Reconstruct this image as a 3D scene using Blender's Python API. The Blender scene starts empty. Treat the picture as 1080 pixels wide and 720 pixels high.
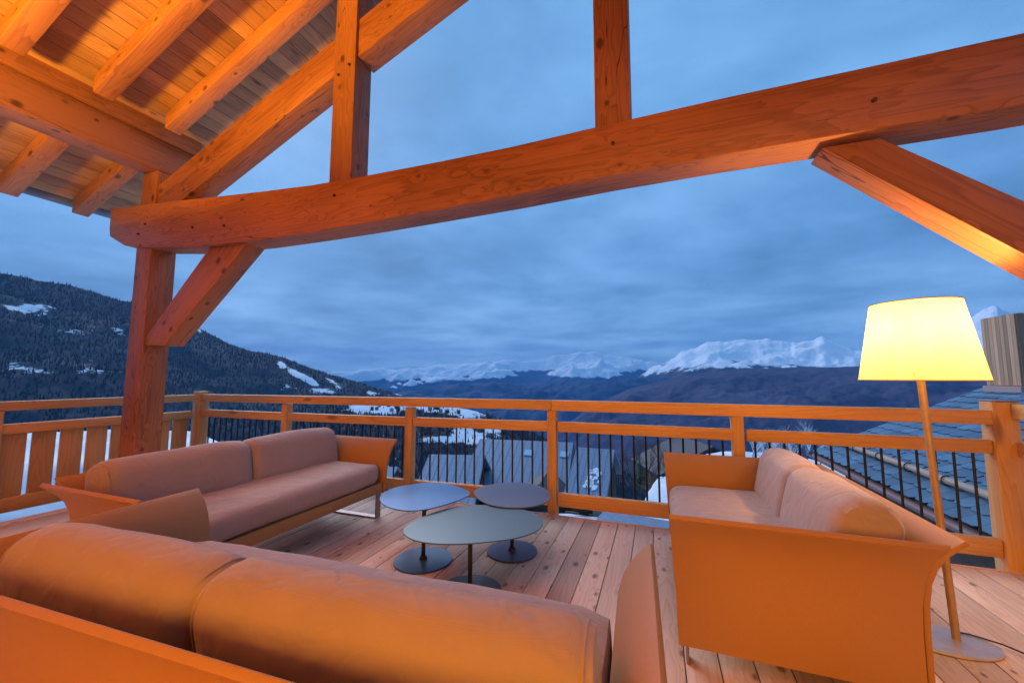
import bpy, bmesh, math, random
import numpy as np
from mathutils import Vector, Matrix, noise as mn
random.seed(7); np.random.seed(7)
C = bpy.context.scene.collection
R = math.radians
sc = bpy.context.scene

# ------------------------------------------------------------------ camera
FOC, PIT, YAW, ROL, EYE = 416.92, 0.0893, -0.3505, -0.0021, 1.2318
cam = bpy.data.cameras.new('camera'); camo = bpy.data.objects.new('camera', cam); C.objects.link(camo)
cam.sensor_width = 36; cam.lens = FOC / 1080 * 36
cam.clip_start = .02; cam.clip_end = 60000
camo.location = (0, 0, EYE)
camo.rotation_mode = 'QUATERNION'
camo.rotation_quaternion = (Matrix.Rotation(-YAW, 3, 'Z') @ Matrix.Rotation(PIT + math.pi / 2, 3, 'X') @ Matrix.Rotation(-ROL, 3, 'Z')).to_quaternion()
sc.camera = camo

def ray(x, y):
    X = x - 540; Y = 360 - y
    c, s = math.cos(ROL), math.sin(ROL); X, Y = c * X - s * Y, s * X + c * Y
    c, s = math.cos(PIT), math.sin(PIT); F = c * FOC - s * Y; Z = s * FOC + c * Y
    c, s = math.cos(YAW), math.sin(YAW)
    return np.array([c * X + s * F, -s * X + c * F, Z])
def at_z(x, y, z):
    d = ray(x, y); return Vector(d * (z - EYE) / d[2]) + Vector((0, 0, EYE))
def at_r(x, y, r):          # a point seen at bearing/elevation (x, y), r metres away over the ground
    d = ray(x, y); return Vector(d * r / math.hypot(d[0], d[1])) + Vector((0, 0, EYE))

# ------------------------------------------------------------------ naming helpers
def tag(o, label=None, cat=None, group=None, kind=None):
    if label: o['label'] = label
    if cat: o['category'] = cat
    if group: o['group'] = group
    if kind: o['kind'] = kind
    return o
def empty(name, loc, rz=0, **k):
    o = bpy.data.objects.new(name, None); C.objects.link(o); o.location = loc; o.rotation_euler = (0, 0, rz)
    o.empty_display_size = .1
    return tag(o, **k)
def link(name, me, mat, parent=None, world=True):
    me.materials.clear(); me.materials.append(mat)
    o = bpy.data.objects.new(name, me); C.objects.link(o)
    if parent is not None:
        o.parent = parent
        if world: o.matrix_parent_inverse = parent.matrix_basis.inverted()
    return o
def smooth(me, ang=40):
    for p in me.polygons: p.use_smooth = True
    try: me.set_sharp_from_angle(angle=R(ang))
    except Exception: pass
def bm_mesh(bm, name, ang=None):
    bmesh.ops.recalc_face_normals(bm, faces=bm.faces)
    me = bpy.data.meshes.new(name); bm.to_mesh(me); bm.free()
    if ang: smooth(me, ang)
    return me

# ------------------------------------------------------------------ materials
def newmat(name):
    m = bpy.data.materials.new(name); m.use_nodes = True; nt = m.node_tree; nt.nodes.clear()
    out = nt.nodes.new('ShaderNodeOutputMaterial'); b = nt.nodes.new('ShaderNodeBsdfPrincipled')
    nt.links.new(b.outputs[0], out.inputs[0])
    return m, nt, b, out
def nd(nt, t, **kw):
    n = nt.nodes.new('ShaderNode' + t)
    for k, v in kw.items():
        if k.startswith('i_'):
            key = k[2:]; key = int(key) if key.isdigit() else key.replace('_', ' ')
            n.inputs[key].default_value = v
        else: setattr(n, k, v)
    return n
def ramp(nt, src, stops, interp='LINEAR'):
    n = nt.nodes.new('ShaderNodeValToRGB'); e = n.color_ramp.elements; n.color_ramp.interpolation = interp
    while len(e) < len(stops): e.new(.5)
    for k, (p, c) in enumerate(stops):
        e[k].position = p; e[k].color = (*c, 1) if len(c) == 3 else c
    nt.links.new(src, n.inputs[0]); return n
def mixc(nt, fac, a, b, mode='MIX'):
    n = nt.nodes.new('ShaderNodeMix'); n.data_type = 'RGBA'; n.blend_type = mode
    for s, k in ((fac, 0), (a, 6), (b, 7)):
        if isinstance(s, (int, float)): n.inputs[k].default_value = s
        elif isinstance(s, tuple): n.inputs[k].default_value = (*s, 1)
        else: nt.links.new(s, n.inputs[k])
    return n.outputs[2]
def math_(nt, op, a, b=None, clamp=False):
    n = nt.nodes.new('ShaderNodeMath'); n.operation = op; n.use_clamp = clamp
    for k, s in enumerate((a, b)):
        if s is None: continue
        if isinstance(s, (int, float)): n.inputs[k].default_value = s
        else: nt.links.new(s, n.inputs[k])
    return n.outputs[0]
def coords(nt, scale, rnd=True, island=False):
    tc = nd(nt, 'TexCoord'); v = tc.outputs['Object']
    if rnd or island:
        if island: rr = nd(nt, 'NewGeometry').outputs['Random Per Island']
        else: rr = nd(nt, 'ObjectInfo').outputs['Random']
        k = math_(nt, 'MULTIPLY', rr, 37.0)
        cx = nd(nt, 'CombineXYZ'); [nt.links.new(k, cx.inputs[i]) for i in range(3)]
        va = nd(nt, 'VectorMath', operation='ADD'); nt.links.new(v, va.inputs[0]); nt.links.new(cx.outputs[0], va.inputs[1]); v = va.outputs[0]
    mp = nd(nt, 'Mapping'); mp.inputs['Scale'].default_value = scale; nt.links.new(v, mp.inputs[0])
    return v, mp.outputs[0]
def vscale(nt, v, s):
    mp = nd(nt, 'Mapping'); mp.inputs['Scale'].default_value = s; nt.links.new(v, mp.inputs[0]); return mp.outputs[0]

def wood(name, light, dark, knot=(.10, .035, .015), rough=.55, island=False, axis='X', knots=1.0, kscale=(1.5, 5, 5), vary=.25, cracks=True):
    m, nt, b, out = newmat(name)
    ax = {'X': lambda a, c: (a, c, c), 'Y': lambda a, c: (c, a, c)}[axis]
    v, _ = coords(nt, (1, 1, 1), True, island)
    # knots: pick some cells only
    ks = kscale if axis == 'X' else (kscale[1], kscale[0], kscale[2])
    vo = nd(nt, 'TexVoronoi', i_Scale=1.0, i_Randomness=1.0); nt.links.new(vscale(nt, v, ks), vo.inputs['Vector'])
    sep = nd(nt, 'SeparateColor'); nt.links.new(vo.outputs['Color'], sep.inputs[0])
    pick = math_(nt, 'GREATER_THAN', sep.outputs[0], 1 - .55 * knots)
    size = math_(nt, 'MULTIPLY_ADD', sep.outputs[1], .14)
    nt.nodes[-1].inputs[2].default_value = .11
    rel = math_(nt, 'DIVIDE', vo.outputs['Distance'], size)
    kmask = ramp(nt, rel, [(0, (1, 1, 1)), (.55, (.8, .8, .8)), (1.0, (0, 0, 0))]).outputs[0]
    kmask = math_(nt, 'MULTIPLY', kmask, pick)
    halo = ramp(nt, math_(nt, 'MULTIPLY', rel, .3), [(0, (1, 1, 1)), (1, (0, 0, 0))]).outputs[0]
    halo = math_(nt, 'MULTIPLY', halo, pick)
    # growth rings: warp field, squeezed along the grain, bulging round the knots
    n1 = nd(nt, 'TexNoise', i_Scale=1.0, i_Detail=3.0, i_Roughness=.5); nt.links.new(vscale(nt, v, ax(.22, 4.2)), n1.inputs['Vector'])
    w = math_(nt, 'MULTIPLY', n1.outputs[0], 21.0)
    w = math_(nt, 'ADD', w, math_(nt, 'MULTIPLY', halo, 1.2))
    fr = math_(nt, 'FRACT', w)
    rings = ramp(nt, fr, [(0, (0, 0, 0)), (.6, (.35, .35, .35)), (.9, (1, 1, 1)), (1, (0, 0, 0))]).outputs[0]
    n2 = nd(nt, 'TexNoise', i_Scale=1.0, i_Detail=4.0, i_Roughness=.65); nt.links.new(vscale(nt, v, ax(1.5, 85)), n2.inputs['Vector'])
    n3 = nd(nt, 'TexNoise', i_Scale=1.0, i_Detail=2.0); nt.links.new(vscale(nt, v, ax(.7, 2.2)), n3.inputs['Vector'])
    f = math_(nt, 'MULTIPLY', rings, .38)
    f = math_(nt, 'ADD', f, math_(nt, 'MULTIPLY', n2.outputs[0], .42))
    f = math_(nt, 'ADD', f, math_(nt, 'MULTIPLY', math_(nt, 'SUBTRACT', n3.outputs[0], .5), 1.8), True)
    base = mixc(nt, f, light, dark)
    col = mixc(nt, math_(nt, 'MULTIPLY', kmask, .85), base, knot)
    rr = nd(nt, 'NewGeometry').outputs['Random Per Island'] if island else nd(nt, 'ObjectInfo').outputs['Random']
    br = math_(nt, 'MULTIPLY_ADD', rr, vary); nt.nodes[-1].inputs[2].default_value = 1 - vary * .6
    cb = nd(nt, 'CombineColor'); [nt.links.new(br, cb.inputs[i]) for i in range(3)]
    col = mixc(nt, 1.0, col, cb.outputs[0], 'MULTIPLY')
    h = math_(nt, 'MULTIPLY', n2.outputs[0], .5)
    if cracks:
        n4 = nd(nt, 'TexNoise', i_Scale=1.0, i_Detail=2.0); nt.links.new(vscale(nt, v, ax(.35, 5.0)), n4.inputs['Vector'])
        cr = math_(nt, 'LESS_THAN', math_(nt, 'ABSOLUTE', math_(nt, 'SUBTRACT', n4.outputs[0], .56)), .0022)
        gate = nd(nt, 'TexNoise', i_Scale=1.0, i_Detail=1.0); nt.links.new(vscale(nt, v, ax(.9, 1.2)), gate.inputs['Vector'])
        cr = math_(nt, 'MULTIPLY', cr, math_(nt, 'GREATER_THAN', gate.outputs[0], .47))
        col = mixc(nt, math_(nt, 'MULTIPLY', cr, .8), col, (.03, .012, .006))
        h = math_(nt, 'SUBTRACT', h, math_(nt, 'MULTIPLY', cr, 1.5))
    nt.links.new(col, b.inputs['Base Color'])
    rg = math_(nt, 'MULTIPLY_ADD', n2.outputs[0], .2); nt.nodes[-1].inputs[2].default_value = rough - .1
    nt.links.new(rg, b.inputs['Roughness'])
    bp = nd(nt, 'Bump', i_Strength=.35, i_Distance=.004); nt.links.new(h, bp.inputs['Height']); nt.links.new(bp.outputs[0], b.inputs['Normal'])
    return m
def plain(name, col, rough=.5, metal=0, nscale=40, namt=.12, bump=.1, dist=.002):
    m, nt, b, out = newmat(name)
    v, mv = coords(nt, (1, 1, 1))
    n = nd(nt, 'TexNoise', i_Scale=nscale, i_Detail=4.0); nt.links.new(v, n.inputs['Vector'])
    c = ramp(nt, n.outputs[0], [(.25, tuple(x * (1 - namt) for x in col)), (.75, tuple(min(1, x * (1 + namt)) for x in col))])
    nt.links.new(c.outputs[0], b.inputs['Base Color'])
    b.inputs['Roughness'].default_value = rough; b.inputs['Metallic'].default_value = metal
    bp = nd(nt, 'Bump', i_Strength=bump, i_Distance=dist); nt.links.new(n.outputs[0], bp.inputs['Height']); nt.links.new(bp.outputs[0], b.inputs['Normal'])
    return m
M = {}
M['beam'] = wood('beam_timber', (.50, .20, .075), (.16, .045, .015), kscale=(5, 7, 7), knot=(.04, .012, .008), knots=1.3)
M['deck'] = wood('deck_boards', (.88, .66, .50), (.52, .34, .24), knot=(.13, .055, .035), island=True, axis='Y', rough=.62, knots=1.5, kscale=(6, 11, 11), vary=.38, cracks=False)
M['ceil'] = wood('ceiling_boards', (.62, .34, .15), (.26, .11, .04), island=True, axis='Y', rough=.6, knots=1.2, kscale=(2.6, 8, 8), vary=.42, cracks=False)
M['rail'] = wood('rail_larch', (.70, .38, .13), (.45, .205, .06), knot=(.2, .08, .04), kscale=(1.8, 6, 6), knots=.9, vary=.15, cracks=False)
M['black'] = plain('black_metal', (.012, .012, .014), .4, .3, 60)
def fabric(name, col, scale=700):
    m, nt, b, out = newmat(name)
    v, _ = coords(nt, (1, 1, 1))
    n = nd(nt, 'TexNoise', i_Scale=5.0, i_Detail=3.0); nt.links.new(v, n.inputs['Vector'])
    w1 = nd(nt, 'TexWave', i_Scale=scale * .16, i_Distortion=1.5); w1.bands_direction = 'X'; nt.links.new(v, w1.inputs['Vector'])
    w2 = nd(nt, 'TexWave', i_Scale=scale * .16, i_Distortion=1.5); w2.bands_direction = 'Z'; nt.links.new(v, w2.inputs['Vector'])
    f = math_(nt, 'ADD', math_(nt, 'MULTIPLY', w1.outputs['Fac'], .5), math_(nt, 'MULTIPLY', w2.outputs['Fac'], .5))
    c = mixc(nt, n.outputs[0], tuple(x * .86 for x in col), tuple(x * 1.1 for x in col))
    c = mixc(nt, math_(nt, 'MULTIPLY', f, .18), c, tuple(x * .6 for x in col))
    nt.links.new(c, b.inputs['Base Color']); b.inputs['Roughness'].default_value = .75
    b.inputs['Sheen Weight'].default_value = .25; b.inputs['Sheen Roughness'].default_value = .4
    b.inputs['Specular IOR Level'].default_value = .3
    n5 = nd(nt, 'TexNoise', i_Scale=9.0, i_Detail=2.0, i_Distortion=.8); nt.links.new(v, n5.inputs['Vector'])
    bp0 = nd(nt, 'Bump', i_Strength=.6, i_Distance=.02); nt.links.new(n5.outputs[0], bp0.inputs['Height'])
    bp = nd(nt, 'Bump', i_Strength=.25, i_Distance=.0008); nt.links.new(f, bp.inputs['Height']); nt.links.new(bp0.outputs[0], bp.inputs['Normal'])
    nt.links.new(bp.outputs[0], b.inputs['Normal'])
    return m
M['cushion'] = fabric('sofa_fabric', (.38, .27, .235))
M['leather'] = plain('sofa_saddle_leather', (.37, .18, .06), .60, 0, 220, .06, .25, .0006)
M['bar'] = plain('bronze_bar', (.30, .24, .22), .35, .8, 30, .1)
M['top_blue'] = plain('table_blue_lacquer', (.04, .20, .46), .36, .25, 300, .05, .06, .0004)
M['top_lilac'] = plain('table_lilac_grey_lacquer', (.115, .15, .23), .38, .25, 300, .05, .06, .0004)
M['top_green'] = plain('table_grey_green_lacquer', (.085, .165, .195), .40, .25, 300, .05, .06, .0004)
M['base_blue'] = plain('table_base_blue', (.05, .16, .32), .35, .3, 200, .05)
M['base_lilac'] = plain('table_base_lilac', (.08, .08, .16), .35, .3, 200, .05)
M['base_green'] = plain('table_base_green', (.13, .20, .22), .38, .3, 200, .05)
M['stem'] = plain('table_stem', (.035, .03, .028), .4, .4)
M['lamp_pole'] = plain('lamp_pole_metal', (.45, .30, .16), .42, .35, 30)
M['lamp_base'] = plain('lamp_base_metal', (.66, .62, .60), .42, .6, 18, .12)
M['snow'] = plain('snow', (.80, .82, .85), .7, 0, 3, .05, .4, .05)
M['tin'] = plain('zinc_sheet', (.19, .25, .34), .62, .2, 6, .15)
M['dark_wood'] = wood('dark_chalet_wood', (.085, .05, .035), (.035, .022, .018), knots=.3, rough=.7)
M['grey_wood'] = None
M['gutter'] = plain('brown_gutter', (.21, .125, .12), .5, .2, 12)
M['stone'] = plain('stone_wall', (.34, .31, .28), .8, 0, 2.5, .35, .8, .05)
M['pane'] = plain('window_glass', (.06, .09, .13), .08, 0, 2, .2, 0)
M['skylight'] = plain('skylight_glass', (.55, .66, .75), .08, .4, 2, .05, 0)
M['bark'] = plain('bark', (.11, .075, .055), .9, 0, 12, .4, .8, .02)
M['needle'] = plain('needles', (.028, .058, .030), .8, 0, 3, .5, .3)
M['twig'] = plain('bare_twigs', (.16, .085, .075), .85, 0, 3, .3, .3)

# vertical grey weathered boards (chimney)
def boards_mat():
    m, nt, b, out = newmat('weathered_boards')
    v, _ = coords(nt, (1, 1, 1), False)
    n = nd(nt, 'TexNoise', i_Scale=1.0, i_Detail=4.0); nt.links.new(vscale(nt, v, (60, 60, 1.5)), n.inputs['Vector'])
    rr = nd(nt, 'NewGeometry').outputs['Random Per Island']
    c = mixc(nt, n.outputs[0], (.75, .47, .29), (.34, .20, .12))
    cb = nd(nt, 'CombineColor'); br = math_(nt, 'MULTIPLY_ADD', rr, .7); nt.nodes[-1].inputs[2].default_value = .55
    [nt.links.new(br, cb.inputs[i]) for i in range(3)]
    c = mixc(nt, 1.0, c, cb.outputs[0], 'MULTIPLY'); nt.links.new(c, b.inputs['Base Color']); b.inputs['Roughness'].default_value = .8
    return m
M['boards'] = boards_mat()
def slate_mat():
    m, nt, b, out = newmat('slate')
    v, _ = coords(nt, (1, 1, 1), False)
    n = nd(nt, 'TexNoise', i_Scale=9.0, i_Detail=4.0); nt.links.new(v, n.inputs['Vector'])
    rr = nd(nt, 'NewGeometry').outputs['Random Per Island']
    c = mixc(nt, n.outputs[0], (.06, .125, .20), (.13, .235, .34))
    cb = nd(nt, 'CombineColor'); br = math_(nt, 'MULTIPLY_ADD', rr, .5); nt.nodes[-1].inputs[2].default_value = .7
    [nt.links.new(br, cb.inputs[i]) for i in range(3)]
    c = mixc(nt, 1.0, c, cb.outputs[0], 'MULTIPLY'); nt.links.new(c, b.inputs['Base Color']); b.inputs['Roughness'].default_value = .5
    bp = nd(nt, 'Bump', i_Strength=.5, i_Distance=.01); nt.links.new(n.outputs[0], bp.inputs['Height']); nt.links.new(bp.outputs[0], b.inputs['Normal'])
    return m
M['slate'] = slate_mat()
M['stone_pink'] = plain('pale_stone', (.42, .30, .28), .7)
M['dark_tin'] = plain('dark_roof_sheet', (.05, .05, .06), .6)
M['roof_under'] = plain('roof_felt', (.03, .03, .035), .9)

# ------------------------------------------------------------------ mesh helpers
def add_box(bm, lo, hi, bev=0, mtx=None):
    r = bmesh.ops.create_cube(bm, size=1.0); vs = r['verts']
    lo, hi = Vector(lo), Vector(hi); c = (lo + hi) / 2; s = hi - lo
    for v in vs: v.co = Vector((v.co.x * s.x, v.co.y * s.y, v.co.z * s.z)) + c
    if bev:
        es = list({e for v in vs for e in v.link_edges})
        rb = bmesh.ops.bevel(bm, geom=es, offset=bev, segments=2, profile=.5, affect='EDGES')
        vs = list({v for f in rb['faces'] for v in f.verts})
    if mtx is not None:
        done = set(); st = list(vs)
        while st:                                       # whole island
            v = st.pop()
            if v in done: continue
            done.add(v); st += [e.other_vert(v) for e in v.link_edges]
        for v in done: v.co = mtx @ v.co
    return vs
def frame_x(p0, p1, up=(0, 0, 1)):
    p0, p1 = Vector(p0), Vector(p1); x = (p1 - p0).normalized(); up = Vector(up)
    if abs(x.dot(up)) > .98: up = Vector((0, 1, 0))
    y = up.cross(x).normalized(); z = x.cross(y)
    m = Matrix((x, y, z)).transposed().to_4x4(); m.translation = p0; return m
def beam(name, p0, p1, w, h, mat, parent, up=(0, 0, 1), bev=.008, ang=30):
    """straight timber: local X runs along it; w across (local Y), h (local Z), centred on the line p0-p1"""
    L = (Vector(p1) - Vector(p0)).length
    bm = bmesh.new(); add_box(bm, (0, -w / 2, -h / 2), (L, w / 2, h / 2), bev)
    me = bm_mesh(bm, name, ang); o = link(name, me, mat, parent)
    o.matrix_basis = frame_x(p0, p1, up) if parent is None else frame_x(p0, p1, up)
    return o
def prism_xz(name, poly, y0, y1, mat, parent, bev=.008, origin=None, ang=30):
    """polygon in the X-Z plane extruded along Y (world), local origin at origin; local X is the world X"""
    ox, oz = origin or poly[0]
    bm = bmesh.new()
    a = [bm.verts.new((x - ox, 0, z - oz)) for x, z in poly]; b = [bm.verts.new((x - ox, y1 - y0, z - oz)) for x, z in poly]
    bm.faces.new(a); bm.faces.new(b[::-1]); n = len(poly)
    for i in range(n): bm.faces.new((a[i], b[i], b[(i + 1) % n], a[(i + 1) % n]))
    bmesh.ops.recalc_face_normals(bm, faces=bm.faces)
    if bev:
        es = [e for e in bm.edges if e.calc_face_angle(0) > .3]
        bmesh.ops.bevel(bm, geom=es, offset=bev, segments=2, profile=.5, affect='EDGES')
    me = bm_mesh(bm, name, ang); o = link(name, me, mat, parent); o.location = (ox, y0, oz); return o
def tube_bm(bm, pts, rad, seg=8):
    rings = []
    for i, p in enumerate(pts):
        p = Vector(p); a = Vector(pts[max(0, i - 1)]); c = Vector(pts[min(len(pts) - 1, i + 1)]); d = (c - a).normalized()
        u = d.cross(Vector((0, 0, 1)))
        if u.length < .05: u = d.cross(Vector((0, 1, 0)))
        u.normalize(); w = d.cross(u)
        r = rad[i] if isinstance(rad, (list, tuple)) else rad
        rings.append([bm.verts.new(p + (u * math.cos(t) + w * math.sin(t)) * r) for t in [2 * math.pi * k / seg for k in range(seg)]])
    for a, b in zip(rings, rings[1:]):
        for k in range(seg): bm.faces.new((a[k], a[(k + 1) % seg], b[(k + 1) % seg], b[k]))
    bm.faces.new(rings[0][::-1]); bm.faces.new(rings[-1])

# ------------------------------------------------------------------ terrace deck
bm = bmesh.new(); y_out = 3.565
x = -5.26; k = 0; bw = .1405
while x < 3.3:
    # board butts: two or three lengths per run
    cuts = [-2.6] + sorted(random.uniform(-2.2, -.4) for _ in range(1)) + [y_out]
    for a, b in zip(cuts, cuts[1:]):
        add_box(bm, (x + .0025, a + .001, -.028), (x + bw - .0025, b - .001, random.uniform(-.0012, .0004)), .003)
    x += bw; k += 1
deck = link('deck_floor', bm_mesh(bm, 'deck_floor', 30), M['deck']); tag(deck, kind='structure')
bm = bmesh.new()
add_box(bm, (-5.25, -2.6, -.16), (3.3, y_out - .03, -.034)); add_box(bm, (-5.22, y_out - .028, -.30), (3.3, y_out + .004, -.030), .004)
tag(link('deck_underframe', bm_mesh(bm, 'deck_underframe'), M['dark_wood']), kind='structure')
bm = bmesh.new(); add_box(bm, (-5.26, y_out + .001, -.020), (3.3, y_out + .016, .006), .002)
bm2 = bmesh.new(); add_box(bm2, (-5.70, -2.6, -.62), (-5.275, 3.3, -.16)); tag(link('deck_side_beam', bm_mesh(bm2, 'deck_side_beam'), M['dark_wood']), kind='structure')
tag(link('deck_edge_strip', bm_mesh(bm, 'deck_edge_strip'), plain('edge_strip_paint', (.62, .42, .42), .5)), kind='structure')

# ------------------------------------------------------------------ roof structure (one timber canopy)
can = empty('timber_canopy', (-4.83, 2.49, 0), label='open orange larch roof frame with curved tie beam spanning the whole terrace', cat='canopy')
YF = 2.38; YB = 2.60; XM = -.213
def mir(x): return 2 * XM - x
def S(z): return z
SL = .42
def post(x0, x1, z0, z1, y0=YF, y1=YB, name='post'):
    xc = (x0 + x1) / 2; yc = (y0 + y1) / 2
    return beam(name, (xc, yc, z0), (xc, yc, z1), x1 - x0, y1 - y0, M['beam'], can, up=(0, 1, 0)) if False else \
        beam(name, (xc, yc, z0), (xc, yc, z1), x1 - x0, y1 - y0, M['beam'], can)
for s in (0, 1):
    a, b = (-4.96, -4.71) if s == 0 else (2.165, 2.415)
    post(a, b, .0, 3.32 if s == 0 else 4.04)
# tie beam, gently curved
TB = [(-5.41, 2.80, 3.005), (-5.39, 2.70, 3.003), (-5.13, 2.575, 2.985), (-4.7, 2.50, 2.955), (-4.2, 2.445, 2.915), (-3.7, 2.412, 2.872), (-3.2, 2.396, 2.832), (-2.6, 2.392, 2.79), (-2.0, 2.396, 2.772),
      (-1.4, 2.408, 2.762), (-.85, 2.420, 2.760), (-.2, 2.445, 2.775), (.4, 2.455, 2.785), (1.0, 2.453, 2.786), (1.6, 2.453, 2.79), (2.3, 2.47, 2.81), (2.85, 2.56, 2.85), (2.87, 2.70, 2.855)]
poly = [(x, z) for x, z, _ in TB] + [(x, z) for x, _, z in TB[::-1]]
tie = prism_xz('tie_beam', poly, 2.352, 2.578, M['beam'], can, .01, ang=25)
# inner (queen) posts
for a, b in ((-2.445, -2.225), (-.32, -.105)):
    zb = 2.775 if a < -1 else 2.770
    post(a, b, zb, 4.46 if a < -1 else 5.15, 2.37, 2.565, 'queen_post')
# principal rafters
def zu(X): return 3.165 + .402 * (X + 4.71)      # upper edge
for s in (0, 1):
    f = (lambda x: x) if s == 0 else mir
    lo_x = -4.71; th = .335
    segs = [(-4.705, -2.447), (-2.223, -.323)] if s == 0 else [(mir(2.163), -.318)]
    for a, b in segs:
        if s == 1: pl = [(a, zu(a)), (a, zu(a) - th), (b, zu(b) - th), (b, zu(b))]
        elif a < -4: pl = [(a, zu(a)), (a, 2.92), (-4.35, zu(-4.35) - th - .04), (b, zu(b) - th), (b, zu(b))]
        else: pl = [(a, zu(a)), (a, zu(a) - th), (b, zu(b) - th), (b, zu(b))]
        pl = [(f(x), z) for x, z in pl]
        p0 = Vector((pl[0][0], 0, pl[0][1])); ang = math.atan(.402) * (-1 if s == 0 else 1)
        # mesh in a frame whose X follows the slope, so the grain does too
        rot = Matrix.Rotation(ang, 3, 'Y'); inv = rot.inverted(); loc = [inv @ (Vector((x, 0, z)) - p0) for x, z in pl]
        o = prism_xz('principal_rafter', [(q.x, q.z) for q in loc], 0, .195, M['beam'], can, .009, origin=(0, 0))
        o.matrix_basis = Matrix.Translation((p0.x, YF + .012, p0.z)) @ rot.to_4x4()
# knee braces
for s in (0, 1):
    f = (lambda x: x) if s == 0 else (lambda x: -2.546 - x)
    pl = [(-4.712, 1.62), (-4.712, 1.535), (-4.42, 1.525), (-3.36, 2.415), (-3.83, 2.425)]
    pl[4] = (-3.86, 2.428)
    if s == 1: pl = [(-4.712, 1.535), (-4.712, 1.22), (-3.385, 2.425), (-3.63, 2.425)]
    pl = [(f(x), z) for x, z in pl]; p0 = Vector((pl[0][0], 0, pl[0][1])); ang = -R(42) * (1 if s == 0 else -1)
    rot = Matrix.Rotation(ang, 3, 'Y'); inv = rot.inverted(); loc = [inv @ (Vector((x, 0, z)) - p0) for x, z in pl]
    o = prism_xz('knee_brace', [(q.x, q.z) for q in loc], 0, .175, M['beam'], can, .008, origin=(0, 0))
    o.matrix_basis = Matrix.Translation((p0.x, YF + .015, p0.z)) @ rot.to_4x4()
# oak pegs showing at the joints
for X, Z, yy in ((-2.39, 3.70, 2.37), (-2.28, 3.76, 2.37), (-4.05, 2.62, 2.352), (-3.62, 2.58, 2.352), (-2.36, 2.66, 2.352), (-.21, 2.64, 2.352), (1.05, 2.60, 2.352), (-4.78, 2.75, 2.352), (-4.88, 2.66, 2.352)):
    bm = bmesh.new(); bmesh.ops.create_cone(bm, cap_ends=True, segments=12, radius1=.011, radius2=.0105, depth=.02, matrix=Matrix.Rotation(math.pi / 2, 4, 'X'))
    o = link('peg', bm_mesh(bm, 'peg', 40), M['dark_wood'], can); o.location = (X, yy - .003, Z)
# wall plates and purlins (run along Y)
YB0 = -2.6; YE = 2.86
for X, z0, z1, w in ((-4.835, 3.325, 3.70, .25), (2.29, 4.05, 4.38, .25), (-2.335, 4.47, 4.76, .22), (XM, 5.16, 5.45, .22)):
    beam('purlin' if X != -4.835 else 'wall_plate', (X, YB0, (z0 + z1) / 2), (X, YE - .12, (z0 + z1) / 2), w, z1 - z0, M['beam'], can, bev=.012)
# common rafters, each running down over the plate
def zr(X): return 3.67 + SL * (X + 4.5)          # rafter underside
RY = [2.367 - .532 * k for k in range(10)]
for y in RY:
    for s in (0, 1):
        f = (lambda x: x) if s == 0 else mir
        for (a, b, t) in (((-6.03, -4.965, .16), (-4.50, XM, .16)) if s == 0 else ((-3.6, XM, .16),)):
            pl = [(a, zr(a)), (b, zr(b)), (b, zr(b) + t), (a, zr(a) + t)]
            if a > -5: pl = [(a, zr(a)), (b, zr(b)), (b, zr(b) + t), (a, zr(a) + t)]
            pl = [(f(x), z) for x, z in pl]; p0 = Vector((pl[0][0], 0, pl[0][1])); ang = math.atan(SL) * (-1 if s == 0 else 1)
            rot = Matrix.Rotation(ang, 3, 'Y'); inv = rot.inverted(); loc = [inv @ (Vector((x, 0, z)) - p0) for x, z in pl]
            o = prism_xz('rafter', [(q.x, q.z) for q in loc], 0, .14, M['beam'], can, .006, origin=(0, 0))
            o.matrix_basis = Matrix.Translation((p0.x, y - .07, p0.z)) @ rot.to_4x4()
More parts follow.
